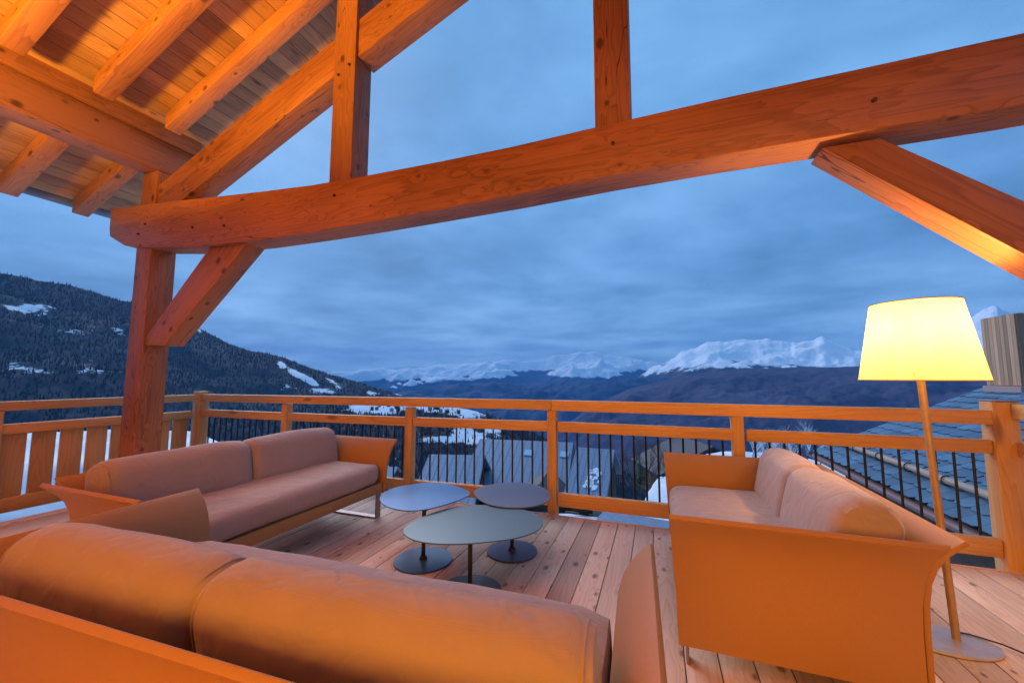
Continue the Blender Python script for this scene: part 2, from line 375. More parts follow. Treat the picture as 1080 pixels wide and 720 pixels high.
# ceiling boards: laid along Y on top of the rafters
for s in (0, 1):
    bm = bmesh.new(); n = 0; u = 0
    Lr = math.hypot(1, SL); xa, xb = (-6.05 if s == 0 else -3.62), XM
    total = (xb - xa) * Lr; wdt = .135
    while u < total:
        u1 = min(total, u + wdt); add_box(bm, (u + .0015, 0, 0), (u1 - .0015, YE - YB0, .02), .003); u += wdt
    me = bm_mesh(bm, 'ceiling_boards', 30); o = link('ceiling_boards', me, M['ceil'], can)
    X0 = xa if s == 0 else mir(xa)
    if s == 0: mt = Matrix.Translation((X0, YB0, zr(xa) + .163)) @ Matrix.Rotation(-math.atan(SL), 4, 'Y')
    else: mt = Matrix.Translation((X0, YB0, zr(xa) + .163)) @ Matrix.Rotation(math.atan(SL), 4, 'Y') @ Matrix.Scale(-1, 4, (1, 0, 0))
    o.matrix_basis = mt
    bm = bmesh.new(); add_box(bm, (-.06, -.03, .024), (total - .01, YE - YB0 + .03, .16))
    o = link('roof_covering', bm_mesh(bm, 'roof_covering'), M['tin'], can); o.matrix_basis = mt
    f = (lambda x: x) if s == 0 else mir
    # blocking board over the plate
    if s == 0: beam('blocking_board', (-4.66, YB0, 3.72), (-4.66, YE - .15, 3.72), .06, .17, M['beam'], can, bev=.002)
    # gutter
    bm = bmesh.new(); pts = []
    for k in range(9):
        t = math.pi + math.pi * k / 8; pts.append((math.cos(t) * .065, math.sin(t) * .065))
    pr = [(x, z) for x, z in pts] + [(x * .9, z * .9) for x, z in pts[::-1]]
    a = [bm.verts.new((x, 0, z)) for x, z in pr]; b = [bm.verts.new((x, YE - YB0, z)) for x, z in pr]
    bm.faces.new(a); bm.faces.new(b[::-1])
    for i in range(len(pr)): bm.faces.new((a[i], b[i], b[(i + 1) % len(pr)], a[(i + 1) % len(pr)]))
    o = link('gutter', bm_mesh(bm, 'gutter', 40), M['tin'], can); o.matrix_basis = Matrix.Translation((f(xa - .09), YB0, zr(xa) + .17))
    # verge board closing the open end
    pl = [(f(xa), zr(xa) + .13), (XM, zr(XM) + .13), (XM, zr(XM) + .36), (f(xa), zr(xa) + .36)]
    prism_xz('verge_board', pl, YE, YE + .03, M['tin'], can, .003)

# ------------------------------------------------------------------ unseen house front, added behind the viewer to block blue sky light
hs = empty('house', (-1, -2.8, 0), label='unseen house front with a lit glazed door, added behind the viewer to block sky light', cat='house')
def hbox(nm, lo, hi, mat, par=hs):
    bm = bmesh.new(); add_box(bm, lo, hi); return link(nm, bm_mesh(bm, nm), mat, par)
M['plaster'] = plain('house_plaster', (.55, .42, .30), .8)
hbox('wall', (-6.2, -2.95, -3.4), (-1.5, -2.62, 5.4), M['plaster']); hbox('wall', (1.9, -2.95, -3.4), (5.6, -2.62, 5.4), M['plaster'])
hbox('wall', (-1.498, -2.95, 2.2), (1.898, -2.62, 5.4), M['plaster'])
for x in (-1.498, .14, 1.79): hbox('door_frame', (x, -2.80, 0), (x + .10, -2.70, 2.198), M['rail'])
m, nt, b_, out = newmat('lit_glass'); b_.inputs['Emission Color'].default_value = (1, .5, .12, 1); b_.inputs['Emission Strength'].default_value = .12; M['lit'] = m
hbox('glass', (-1.39, -2.76, .02), (.13, -2.75, 2.19), m); hbox('glass', (.25, -2.76, .02), (1.78, -2.75, 2.19), m)

# ------------------------------------------------------------------ railings
def zt(X): return 1.0                                     # top-rail line is level
fr = empty('front_railing', (-5.62, 3.47, 0), label='long larch railing with black bars across the front edge of the deck', cat='railing')
def fy(X): return 3.62 - (0.115 * (X + .92) / (-4.70) if X < -.92 else 0)
def ftop(X): return 1.018 - (.018 if X < -3 else .018 * max(0, (-.9 - X)) / 2.1 if X < -.9 else 0)
nodes = [-5.62, -4.15, -2.45, -.925, .59, 2.11]
def railpiece(name, a, b, dz0, dz1, w, par, yo=0, mat=None):
    p0 = Vector((a, fy(a) + yo, ftop(a))); p1 = Vector((b, fy(b) + yo, ftop(b)))
    zc = -(dz0 + dz1) / 2; p0.z += zc; p1.z += zc
    return beam(name, p0, p1, w, dz1 - dz0, mat or M['rail'], par, bev=.006)
railpiece('top_rail', -5.62, -.925, .0, .09, .085, fr); railpiece('top_rail', -.923, 2.16, .0, .094, .085, fr)
for a, b in zip(nodes, nodes[1:]):
    railpiece('middle_rail', a + .055, b - .04, .195, .285, .06, fr, .0)
    railpiece('bottom_rail', a + .055, b - .04, .83, .945, .06, fr, .0)
    n = max(1, round((b - a - .11) / .1035)); 
    for k in range(n):
        X = a + .075 + (b - a - .13) * (k + .5) / n; yy = fy(X) + .042
        bm = bmesh.new(); h0, h1 = ftop(X) - .90, ftop(X) - .24
        bmesh.ops.create_cone(bm, cap_ends=True, segments=8, radius1=.0085, radius2=.0085, depth=h1 - h0)
        o = link('baluster', bm_mesh(bm, 'baluster', 40), M['black'], fr); o.location = (X, yy, (h0 + h1) / 2)
for i, X in enumerate(nodes):
    if i == 0:   # corner newel
        beam('newel_post', (X - .0, fy(X) + .01, -.35), (X - .0, fy(X) + .01, 1.035), .13, .13, M['rail'], fr, bev=.008)
    elif i == 5:
        beam('newel_post', (X + .03, 3.63, -.35), (X + .03, 3.63, 1.075), .13, .12, M['rail'], fr, bev=.008)
        beam('post_cap', (X - .035, 3.63, 1.081), (X + .095, 3.63, 1.081), .13, .010, M['tin'], fr, bev=.002)
    else:
        beam('post', (X, fy(X) + .015, -.35), (X, fy(X) + .015, ftop(X) - .092), .085, .088, M['rail'], fr, bev=.007)
        # steel shoe at the foot
        bm = bmesh.new(); add_box(bm, (-.048, -.049, 0), (.048, .0492, .012), .002)
        if False: pass
        bm.free()
# left railing
XL = -5.62
lr = empty('side_railing', (XL, 1.0, 0), label='larch railing with wide upright planks along the left side of the deck', cat='railing')
y0, y1 = -1.2, 3.41
beam('top_rail', (XL, y0, .955), (XL, y1, .955), .085, .085, M['rail'], lr, bev=.006)
lp = [-1.2, .32, 1.79, 3.41]
for a, b in zip(lp, lp[1:]):
    beam('middle_rail', (XL, a + .045, .745), (XL, b - .0, .745), .06, .09, M['rail'], lr, bev=.006)
    beam('bottom_rail', (XL, a + .045, .06), (XL, b - .0, .06), .06, .13, M['rail'], lr, bev=.006)
    n = max(1, round((b - a) / .20)); stp = (b - a - .045) / n
    for k in range(n):
        yc = a + .045 + stp * (k + .5); g = random.uniform(.026, .036)
        beam('plank', (XL - .042, yc, .0 + random.uniform(-.01, .01)), (XL - .042, yc, .79), stp - g, .022, M['rail'], lr, up=(1, 0, 0), bev=.003) if False else \
            beam('plank', (XL - .043, yc, .01), (XL - .043, yc, .735), .022, stp - g, M['rail'], lr, bev=.003)
for y in lp[:-1]:
    beam('post', (XL, y, -.4), (XL, y, .911), .085, .088, M['rail'], lr, bev=.007)
# right railing (comes back towards the viewer)
rr_ = empty('right_railing', (2.16, 1.5, 0), label='short larch railing turning back from the right hand corner post', cat='railing')
XR = 2.20
beam('top_rail', (XR, -1.0, 1.015), (XR, 3.565, 1.015), .085, .095, M['rail'], rr_, bev=.006)
beam('middle_rail', (XR, -1.0, .775), (XR, 3.565, .775), .06, .09, M['rail'], rr_, bev=.006)
beam('bottom_rail', (XR, -1.0, .10), (XR, 3.565, .10), .06, .11, M['rail'], rr_, bev=.006)
for y in (1.9, .4, -1.0): beam('post', (XR, y, -.35), (XR, y, .967), .085, .088, M['rail'], rr_, bev=.007)
k = 0
while 3.46 - k * .105 > -.9:
    y = 3.46 - k * .105; k += 1
    bm = bmesh.new(); bmesh.ops.create_cone(bm, cap_ends=True, segments=8, radius1=.0085, radius2=.0085, depth=.66)
    o = link('baluster', bm_mesh(bm, 'baluster', 40), M['black'], rr_); o.location = (XR + .042, y, .45)

# ------------------------------------------------------------------ sofas
def puffy(sx, sy, sz, crown=.03, r=.05, nx=22, ny=12, nz=8, seed=0, sag=.0):
    """a soft cushion: rounded box with swollen faces, seams along the edges"""
    bm = bmesh.new()
    bmesh.ops.create_cube(bm, size=2.0)
    bmesh.ops.subdivide_edges(bm, edges=bm.edges[:], cuts=13, use_grid_fill=True)
    hx, hy, hz = sx / 2, sy / 2, sz / 2
    for v in bm.verts:
        u = Vector(v.co)
        p = Vector((u.x * hx, u.y * hy, u.z * hz))
        # crowd the grid towards the edges, then round them
        q = Vector([math.copysign(abs(c) ** .6, c) for c in u]); p = Vector((q.x * hx, q.y * hy, q.z * hz))
        rx = .022
        cy, cz_ = max(-hy + r, min(hy - r, p.y)), max(-hz + r, min(hz - r, p.z))
        dy, dz = p.y - cy, p.z - cz_; dl_ = math.hypot(dy, dz)
        if dl_ > r: dy, dz = dy * r / dl_, dz * r / dl_
        p.y, p.z = cy + dy, cz_ + dz
        wx = max(0, 1 - (p.x / hx) ** 4); wy, wz = max(0, 1 - (p.y / hy) ** 2), max(0, 1 - (p.z / hz) ** 2)
        e = (hx - abs(p.x)) / rx
        if e < 1: k = 1 - .10 * (1 - e) ** 2; p.y *= k; p.z *= 1 - .05 * (1 - e) ** 2
        p.y += math.copysign(crown * (wx * wz) ** .5, p.y) * min(1, abs(p.y) / hy) ** 2
        p.z += math.copysign(crown * (wx * wy) ** .5, p.z) * min(1, abs(p.z) / hz) ** 2
        p.x += math.copysign(.012 * (wz * wy) ** .6, p.x) * (abs(u.x) > .999)
        d = Vector((0, dy, dz))
        nn = mn.noise_vector(Vector((p.x * 3 + seed, p.y * 4, p.z * 4))); p += nn * .007
        nn = mn.noise(Vector((p.x * 9 + seed, p.y * 5, p.z * 6))); p += d.normalized() * nn * .004 if d.length > 1e-6 else Vector((0, 0, 0))
        p.z -= sag * wx * (1 if p.z > 0 else 0)
        v.co = p
    return bm_mesh(bm, 'cushion', 42)
def piping(sx, sy, sz, r, par, mat):
    """piped seam round each end of a cushion"""
    for s in (-1, 1):
        bm = bmesh.new(); P = []; hy, hz = sy / 2 * .99 - r, sz / 2 * .995 - r
        for (cy, cz), a0 in (((hy, hz), 0), ((-hy, hz), 90), ((-hy, -hz), 180), ((hy, -hz), 270)):
            for k in range(7): t = R(a0 + 15 * k); P.append((s * (sx / 2 - .018), cy + math.cos(t) * r, cz + math.sin(t) * r))
        P.append(P[0]); tube_bm(bm, P, .0042, 6)
        link('piping', bm_mesh(bm, 'piping', 60), mat, par, world=False)
def sheet(prof, a, b, axis, th=.022, rnd=.0):
    """thin leather sheet: prof = [(out, z)...] swept along the given axis from a to b"""
    bm = bmesh.new(); n = len(prof); P = [Vector((o, z)) for o, z in prof]
    nrm = []
    for i in range(n):
        d = P[min(n - 1, i + 1)] - P[max(0, i - 1)]; d.normalize(); nrm.append(Vector((-d.y, d.x)))
    ring = [P[i] + nrm[i] * th / 2 for i in range(n)] + [P[i] - nrm[i] * th / 2 for i in range(n - 1, -1, -1)]
    va, vb = [], []
    for q in ring:
        if axis == 'y': va.append(bm.verts.new((q.x, a, q.y))); vb.append(bm.verts.new((q.x, b, q.y)))
        else: va.append(bm.verts.new((a, q.x, q.y))); vb.append(bm.verts.new((b, q.x, q.y)))
    m = len(ring); bm.faces.new(va); bm.faces.new(vb[::-1])
    for i in range(m): bm.faces.new((va[i], vb[i], vb[(i + 1) % m], va[(i + 1) % m]))
    bmesh.ops.recalc_face_normals(bm, faces=bm.faces)
    es = [e for e in bm.edges if len(e.link_faces) == 2 and e.calc_face_angle(0) > .8]
    bmesh.ops.bevel(bm, geom=es, offset=.005, segments=2, profile=.5, affect='EDGES')
    return bm_mesh(bm, 'sheet', 35)
def make_sofa(loc, rz, L, label, flare=.13, D=.76, ztop=.65, cz=.72, seed=0, zlo=.20, split=0, grow=0, runner=True):
    """local: x along, front at y=0, back at y=+D; z up"""
    t = empty('sofa', loc, rz, label=label, cat='sofa', group='sofas round the low tables')
    def add(name, me, mat, off=(0, 0, 0), rx=0, par=None):
        o = link(name, me, mat, par or t, world=False); o.location = off; o.rotation_euler = (rx, 0, 0); return o
    h = L / 2
    add('seat_cushion', puffy(L - .02, D - .04, .15, .022, .055, seed=seed), M['cushion'], (0, D / 2 - .03, .375))
    bm = bmesh.new()
    add_box(bm, (-h + .012, -.02, .215), (h - .012, .012, .296), .006); add_box(bm, (-h + .02, .013, .24), (h - .02, D - .03, .29), .006)
    add('seat_frame', bm_mesh(bm, 'seat_frame', 30), M['leather'])
    prof = [(0, zlo), (0, .30), (0.004, .40), (.016, .48), (.042, .54), (.085, .59), (.135, .628), (flare, ztop)]
    prof = [(o * flare / .17 if o < flare or o != prof[-1][0] else flare, z) for o, z in prof[:-1]] + [(flare, ztop)]
    for s in (-1, 1):
        pr = [(s * (h + .012 + o), z) for o, z in prof]
        me = sheet(pr, -.03, D - .01, 'y'); 
        # front edge leans: top reaches a little further forward; back edge follows the flare
        for v in me.vertices:
            k = max(0, (v.co.z - .2) / .45)
            if v.co.y < .1: v.co.y -= .025 * k
            if v.co.y > D - .1: v.co.y += .05 * k ** 3
        add('arm_panel', me, M['leather'])
    pr = [(D + .012 + o * 1.0, z) for o, z in prof]
    me = sheet(pr, -h, h, 'x')
    for v in me.vertices:
        k = max(0, (v.co.z - .2) / .45); v.co.x += math.copysign(.05 * k ** 3, v.co.x)
    add('back_panel', me, M['leather'])
    for s in (-1, 1):
        w = L / 2 - .008 + s * split + grow; 
        me = puffy(w, .21, .37, .026, .085, seed=seed + 5 + s)
        o = add('back_cushion', me, M['cushion'], (split * -1 + s * (w / 2 + .004), D - .155, .625), R(-12)); o.rotation_euler = (R(-12), 0, R(random.uniform(-1.2, 1.2)))
        o.location.z = cz - .165; piping(w, .21, .37, .085, o, M['cushion'])
    for s in (-1, 1):
        bm = bmesh.new(); x0 = s * (h - .032)
        add_box(bm, (x0 - .03, .00, .0), (x0 + .03, .012, .24), .002)
        if runner: add_box(bm, (x0 - .03, .0125, .0), (x0 + .03, D - .0625, .012), .002)
        add_box(bm, (x0 - .03, D - .062, .0), (x0 + .03, D - .05, .24), .002)
        add('leg', bm_mesh(bm, 'leg'), M['bar'])
    return t
make_sofa((-2.335, 2.165, 0), R(90), 1.68, 'tan sofa on the left in front of the big post, facing the tables', seed=1)
make_sofa((.085, 2.60, 0), R(-90), 1.26, 'tan sofa beside the lit floor lamp with its plain arm panel turned to the viewer', seed=11, D=.81, flare=.11, zlo=.085, runner=False)
make_sofa((-1.14, 1.415, 0), R(180 + 2.5), 1.96, 'tan sofa nearest the viewer, seen from behind with two rounded back cushions', seed=21, D=.70, flare=.12, cz=.668, split=-.065)

# ------------------------------------------------------------------ tables
def pebble(name, px, z, mat, mbase, stem_xy, label, rb):
    t = empty('side_table', (stem_xy[0], stem_xy[1], 0), label=label, cat='table', group='low pebble shaped tables')
    pts = [at_z(x, y, z) for x, y in px]
    # resample smooth closed outline
    n = len(pts); out = []
    for i in range(n):
        p0, p1, p2, p3 = pts[i - 1], pts[i], pts[(i + 1) % n], pts[(i + 2) % n]
        for k in range(5):
            s = k / 5; out.append(.5 * ((2 * p1) + (p2 - p0) * s + (2 * p0 - 5 * p1 + 4 * p2 - p3) * s * s + (3 * p1 - p0 - 3 * p2 + p3) * s ** 3))
    for _ in range(6): out = [(out[i - 1] + out[i] * 2 + out[(i + 1) % len(out)]) / 4 for i in range(len(out))]
    bm = bmesh.new(); ox, oy = stem_xy
    a = [bm.verts.new((p.x - ox, p.y - oy, z)) for p in out]; b = [bm.verts.new((p.x - ox, p.y - oy, z - .007)) for p in out]
    bm.faces.new(a); bm.faces.new(b[::-1])
    for i in range(len(a)): bm.faces.new((a[i], b[i], b[(i + 1) % len(a)], a[(i + 1) % len(a)]))
    link('table_top', bm_mesh(bm, 'table_top', 30), mat, t, world=False)
    bm = bmesh.new(); bmesh.ops.create_cone(bm, cap_ends=True, segments=20, radius1=.0135, radius2=.0135, depth=z - .02, matrix=Matrix.Translation((0, 0, (z - .007 + .012) / 2)))
    bmesh.ops.create_cone(bm, cap_ends=True, segments=20, radius1=.028, radius2=.022, depth=.02, matrix=Matrix.Translation((0, 0, .021)))
    bmesh.ops.create_cone(bm, cap_ends=True, segments=20, radius1=.03, radius2=.03, depth=.006, matrix=Matrix.Translation((0, 0, z - .0105)))
    link('stem', bm_mesh(bm, 'stem', 40), M['stem'], t, world=False)
    bm = bmesh.new(); bmesh.ops.create_cone(bm, cap_ends=True, segments=64, radius1=rb, radius2=rb - .002, depth=.011, matrix=Matrix.Translation((0, 0, .0065)))
    link('base', bm_mesh(bm, 'base', 40), mbase, t, world=False)
pebble('a', [(401, 528), (404, 520), (418, 514), (437, 510.5), (455, 508.5), (473, 510), (487, 514), (497.5, 519.5), (491, 524.5), (478, 529.5), (463, 534), (446, 537.8), (426, 538.5), (409, 534.5)], .345, M['top_blue'], M['base_blue'], (-1.515, 2.41), 'blue pebble shaped low table between the left sofa and the grey tables', .193)
pebble('b', [(499, 519.5), (506, 514), (521, 510), (541, 508.3), (561, 509.5), (575, 514), (581.5, 521), (579, 528), (566, 533), (547, 535), (527, 534), (510, 529.5)], .325, M['top_lilac'], M['base_lilac'], (-1.0, 2.745), 'lilac grey pebble shaped low table nearest the railing', .178)
pebble('c', [(425.5, 562), (430, 554), (446, 545), (470, 536.5), (500, 532), (530, 533), (556, 537.5), (571, 544), (574, 552), (566, 560), (547, 566.5), (520, 570.5), (488, 573.3), (458, 573), (437, 569.5)], .315, M['top_green'], M['base_green'], (-1.045, 2.16), 'grey green pebble shaped low table in front of the other two', .185)

# ------------------------------------------------------------------ floor lamp
LX, LY = 1.285, 2.57
lamp = empty('floor_lamp', (LX, LY, 0), label='lit floor lamp with a wide tapered yellow shade, standing by the right corner', cat='lamp')
sx, sy = 1.228, 2.55
bm = bmesh.new(); ring = []
for k in range(48):
    t = 2 * math.pi * k / 48; ring.append((LX - .06 + .20 * math.cos(t), LY - .02 + .125 * math.sin(t)))
a = [bm.verts.new((x - LX, y - LY, .014)) for x, y in ring]; b = [bm.verts.new((x - LX, y - LY, .003)) for x, y in ring]
bm.faces.new(a); bm.faces.new(b[::-1])
for i in range(48): bm.faces.new((a[i], b[i], b[(i + 1) % 48], a[(i + 1) % 48]))
link('base', bm_mesh(bm, 'base', 30), M['lamp_base'], lamp, world=False)
bm = bmesh.new(); tube_bm(bm, [(0, 0, .012), (sx - LX, sy - LY, 1.26)], .0155, 20)
link('pole', bm_mesh(bm, 'pole', 50), M['lamp_pole'], lamp, world=False)
bm = bmesh.new(); tube_bm(bm, [(sx - LX, sy - LY, 1.26), (sx - LX, sy - LY, 1.30)], .02, 16)
for t in (0, 2.094, 4.189): tube_bm(bm, [(sx - LX, sy - LY, 1.27), (sx - LX + .21 * math.cos(t), sy - LY + .21 * math.sin(t), 1.27)], .003, 6)
link('shade_holder', bm_mesh(bm, 'shade_holder', 50), M['lamp_pole'], lamp, world=False)
m, nt, b_, out = newmat('glowing_shade_fabric'); nt.nodes.remove(b_)
v, _ = coords(nt, (1, 1, 1), False)
n = nd(nt, 'TexNoise', i_Scale=1.0, i_Detail=3.0); nt.links.new(vscale(nt, v, (22, 22, 3)), n.inputs['Vector'])
cc = mixc(nt, n.outputs[0], (.38, .31, .16), (.42, .36, .21))
tr = nd(nt, 'BsdfTranslucent'); df = nd(nt, 'BsdfDiffuse'); nt.links.new(cc, tr.inputs[0]); nt.links.new(cc, df.inputs[0])
mx = nd(nt, 'MixShader', i_0=.35); nt.links.new(tr.outputs[0], mx.inputs[1]); nt.links.new(df.outputs[0], mx.inputs[2])
em = nd(nt, 'Emission', i_Strength=.30); nt.links.new(mixc(nt, n.outputs[0], (1, .64, .16), (1, .80, .30)), em.inputs[0])
ad = nd(nt, 'AddShader'); nt.links.new(mx.outputs[0], ad.inputs[0]); nt.links.new(em.outputs[0], ad.inputs[1]); nt.links.new(ad.outputs[0], out.inputs[0])
M['shade'] = m
bm = bmesh.new(); N = 64; zz = [1.22 + .385 * k / 10 for k in range(11)]; rings = []
for z in zz:
    r = .232 - .064 * (z - 1.22) / .385; rings.append([bm.verts.new((sx - LX + r * math.cos(2 * math.pi * k / N), sy - LY + r * math.sin(2 * math.pi * k / N), z)) for k in range(N)])
for a, b in zip(rings, rings[1:]):
    for k in range(N): bm.faces.new((a[k], a[(k + 1) % N], b[(k + 1) % N], b[k]))
link('shade', bm_mesh(bm, 'shade', 60), M['shade'], lamp, world=False)
M['rim'] = plain('shade_rim_cloth', (.55, .36, .12), .7)
for z, r in ((1.22, .233), (1.605, .169)):
    bm = bmesh.new(); tube_bm(bm, [(sx - LX + r * math.cos(2 * math.pi * k / 48), sy - LY + r * math.sin(2 * math.pi * k / 48), z) for k in range(49)], .003, 6)
    link('shade_rim', bm_mesh(bm, 'shade_rim', 60), M['rim'], lamp, world=False)
m, nt, b_, out = newmat('bulb_glass'); b_.inputs['Emission Color'].default_value = (1, .72, .3, 1); b_.inputs['Emission Strength'].default_value = 6
bm = bmesh.new(); bmesh.ops.create_uvsphere(bm, u_segments=16, v_segments=10, radius=.035, matrix=Matrix.Translation((sx - LX, sy - LY, 1.37)))
link('bulb', bm_mesh(bm, 'bulb', 80), m, lamp, world=False)
pl = bpy.data.lights.new('lamp_bulb_light', 'POINT'); pl.energy = 36; pl.color = (1, .50, .14); pl.shadow_soft_size = .05
po = bpy.data.objects.new('lamp_bulb_light', pl); C.objects.link(po); po.location = (sx - LX, sy - LY, 1.45); po.parent = lamp
# its cord lying on the boards
bm = bmesh.new()
cp = [(1.0, .6), (1.05, .25)]
pts = [(LX + .02, LY + .05, .02), (1.36, 2.62, .020), (1.45, 2.58, .0185), (1.56, 2.50, .006), (1.68, 2.40, .005), (1.80, 2.30, .005), (1.93, 2.16, .005), (2.02, 1.9, .005), (2.05, 1.5, .005)]
tube_bm(bm, [(x - LX, y - LY, z) for x, y, z in pts], .0035, 6)
link('cord', bm_mesh(bm, 'cord', 60), M['black'], lamp, world=False)

# ------------------------------------------------------------------ neighbour's slate roof (right)
EX, EZ, PT = 4.0, -.80, .49
nb = empty('neighbour_house', (6.5, 8, -5), label='slate roofed house close below the right corner, with a board clad chimney', cat='house')
YV = 13.3; nrm_ang = math.atan(PT); ux = Vector((1, 0, PT)).normalized()
bm = bmesh.new(); Ls = (8.3 - EX) * math.sqrt(1 + PT * PT)
row = .27; wv = .36; nr = int(Ls / row)
random.seed(3)
for r in range(nr):
    y = YV - (wv / 2 if r % 2 else 0)
    first = True
    y = YV
    if r % 2: y += wv / 2
    while y > 1.2:
        w = wv * random.uniform(.93, 1.04); ya, yb = y - w + .006, min(y - .004, YV)
        if yb - ya > .05:
            u0 = r * row - .03 + random.uniform(-.012, .012); u1 = u0 + row * 1.25; hl = random.uniform(.006, .012)
            cut = w * .18   # clipped lower corners give the scalloped lower edge
            lift = .016
            q = [(u0, ya + cut), (u0, yb - cut), (u0 + .05, yb), (u1, yb), (u1, ya), (u0 + .05, ya)]
            top = [bm.verts.new((u, yy, .026 + (hl + lift) * (1 - (u - u0) / (u1 - u0)))) for u, yy in q]
            bot = [bm.verts.new((u, yy, .012 + (hl + lift) * (1 - (u - u0) / (u1 - u0)))) for u, yy in q]
            bm.faces.new(top); 
            for i in range(6): bm.faces.new((top[i], bot[i], bot[(i + 1) % 6], top[(i + 1) % 6]))
        y -= w
rm = Matrix.Translation((EX, 0, EZ)) @ Matrix.Rotation(-nrm_ang, 4, 'Y')
o = link('slate_roof', bm_mesh(bm, 'slate_roof'), M['slate'], nb); o.matrix_basis = rm
bm = bmesh.new(); add_box(bm, (.0, 1.2, -.10), (Ls - .05, YV - .02, .006))
o = link('roof_base', bm_mesh(bm, 'roof_base'), M['roof_under'], nb); o.matrix_basis = rm
# far slope of the same roof
xr = EX + Ls * math.cos(nrm_ang); zrr = EZ + Ls * math.sin(nrm_ang)
bm = bmesh.new(); add_box(bm, (0, 1.2, -.10), (5, YV, .02)); o = link('rear_roof', bm_mesh(bm, 'rear_roof'), M['slate'], nb)
o.matrix_basis = Matrix.Translation((xr, 0, zrr)) @ Matrix.Rotation(nrm_ang, 4, 'Y')
bm = bmesh.new(); add_box(bm, (EX + .5, 1.4, -6.5), (12.4, YV - .5, EZ - .05)); 
vs = [bm.verts.new(p) for p in ((EX + .5, YV - .5, EZ - .05), (12.4, YV - .5, EZ - .05), (xr, YV - .5, zrr - .2))]; bm.faces.new(vs)
link('wall', bm_mesh(bm, 'wall'), M['dark_wood'], nb)
# gutter and fascia at the eave
bm = bmesh.new(); add_box(bm, (EX - .02, 1.2, EZ - .20), (EX + .02, YV, EZ - .02), .004); link('fascia', bm_mesh(bm, 'fascia'), M['dark_wood'], nb)
bm = bmesh.new(); tpts = []
pr = [(math.cos(math.pi + math.pi * k / 10) * .085, math.sin(math.pi + math.pi * k / 10) * .085) for k in range(11)]; pr += [(x * .93, z * .93) for x, z in pr[::-1]]
a = [bm.verts.new((x + EX - .11, 1.2, z + EZ - .04)) for x, z in pr]; b = [bm.verts.new((x + EX - .11, YV, z + EZ - .04)) for x, z in pr]
bm.faces.new(a); bm.faces.new(b[::-1])
for i in range(len(pr)): bm.faces.new((a[i], b[i], b[(i + 1) % len(pr)], a[(i + 1) % len(pr)]))
link('gutter', bm_mesh(bm, 'gutter', 40), M['gutter'], nb)
# snow guard pole held by iron hooks
M['pole_wood'] = wood('snow_pole_wood', (.50, .38, .28), (.34, .25, .18), knots=.8)
gx = EX + .42; gz = EZ + PT * .42 + .15
bm = bmesh.new(); tube_bm(bm, [(x, 0, .004 * math.sin(x * 3)) for x in [k * .4 for k in range(31)]], [.060 + .004 * math.sin(k * 1.7) for k in range(31)], 14)
o = link('snow_guard_pole', bm_mesh(bm, 'snow_guard_pole', 60), M['pole_wood'], nb); o.matrix_basis = frame_x((gx, 1.25, gz), (gx, 13.2, gz))
for k in range(11):
    y = 2.4 + k * 1.05; bm = bmesh.new()
    pts = [(.42, 0, PT * .42 - .06)] + [(-math.cos(t) * .082 * -1, 0, math.sin(t) * .082) for t in [2.2 - 4.4 * j / 9 - 1.1 for j in range(10)]]
    pts = [(math.sin(t) * .08, 0, -math.cos(t) * .08) for t in [-.2 - j * .42 for j in range(9)]]; pts = [(.45, 0, .45 * PT - .105), (.1, 0, -.065)] + pts
    tube_bm(bm, pts, .011, 6); o = link('pole_hook', bm_mesh(bm, 'pole_hook', 50), M['black'], nb); o.matrix_basis = Matrix.Translation((gx, y, gz))
# board clad chimney
chx0, chx1, chy0, chy1 = 7.5, 8.6, 11.98, 12.95
bm = bmesh.new(); n = 9
for k in range(n):
    w = (chy1 - chy0) / n; add_box(bm, (chx0 - .025, chy0 + k * w + .003, 1.06), (chx0, chy0 + (k + 1) * w - .003, 2.66), .003)
n = 10
for k in range(n):
    w = (chx1 - chx0) / n; add_box(bm, (chx0 + k * w + .003, chy0 - .026, 1.06), (chx0 + (k + 1) * w - .003, chy0 - .001, 2.66), .003)
add_box(bm, (chx0 + .002, chy0 + .002, .2), (chx1, chy1, 2.64))
ch = link('chimney', bm_mesh(bm, 'chimney'), M['boards'], nb)
bm = bmesh.new(); add_box(bm, (chx0 - .06, chy0 - .06, 2.665), (chx1 + .06, chy1 + .06, 2.70), .003)
link('chimney_cap', bm_mesh(bm, 'chimney_cap'), M['gutter'], ch).matrix_parent_inverse = nb.matrix_basis.inverted() @ Matrix.Identity(4)
bm = bmesh.new(); add_box(bm, (chx0 - .10, chy0 - .10, .86), (chx1 + .1, chy1 + .02, 1.045), .01)
link('chimney_skirt', bm_mesh(bm, 'chimney_skirt'), M['stone_pink'], ch)
bm = bmesh.new(); add_box(bm, (chx0 - .28, chy0 - .35, .70), (chx1 + .1, chy1 + .1, .845), .01)
link('flashing', bm_mesh(bm, 'flashing'), M['tin'], ch)

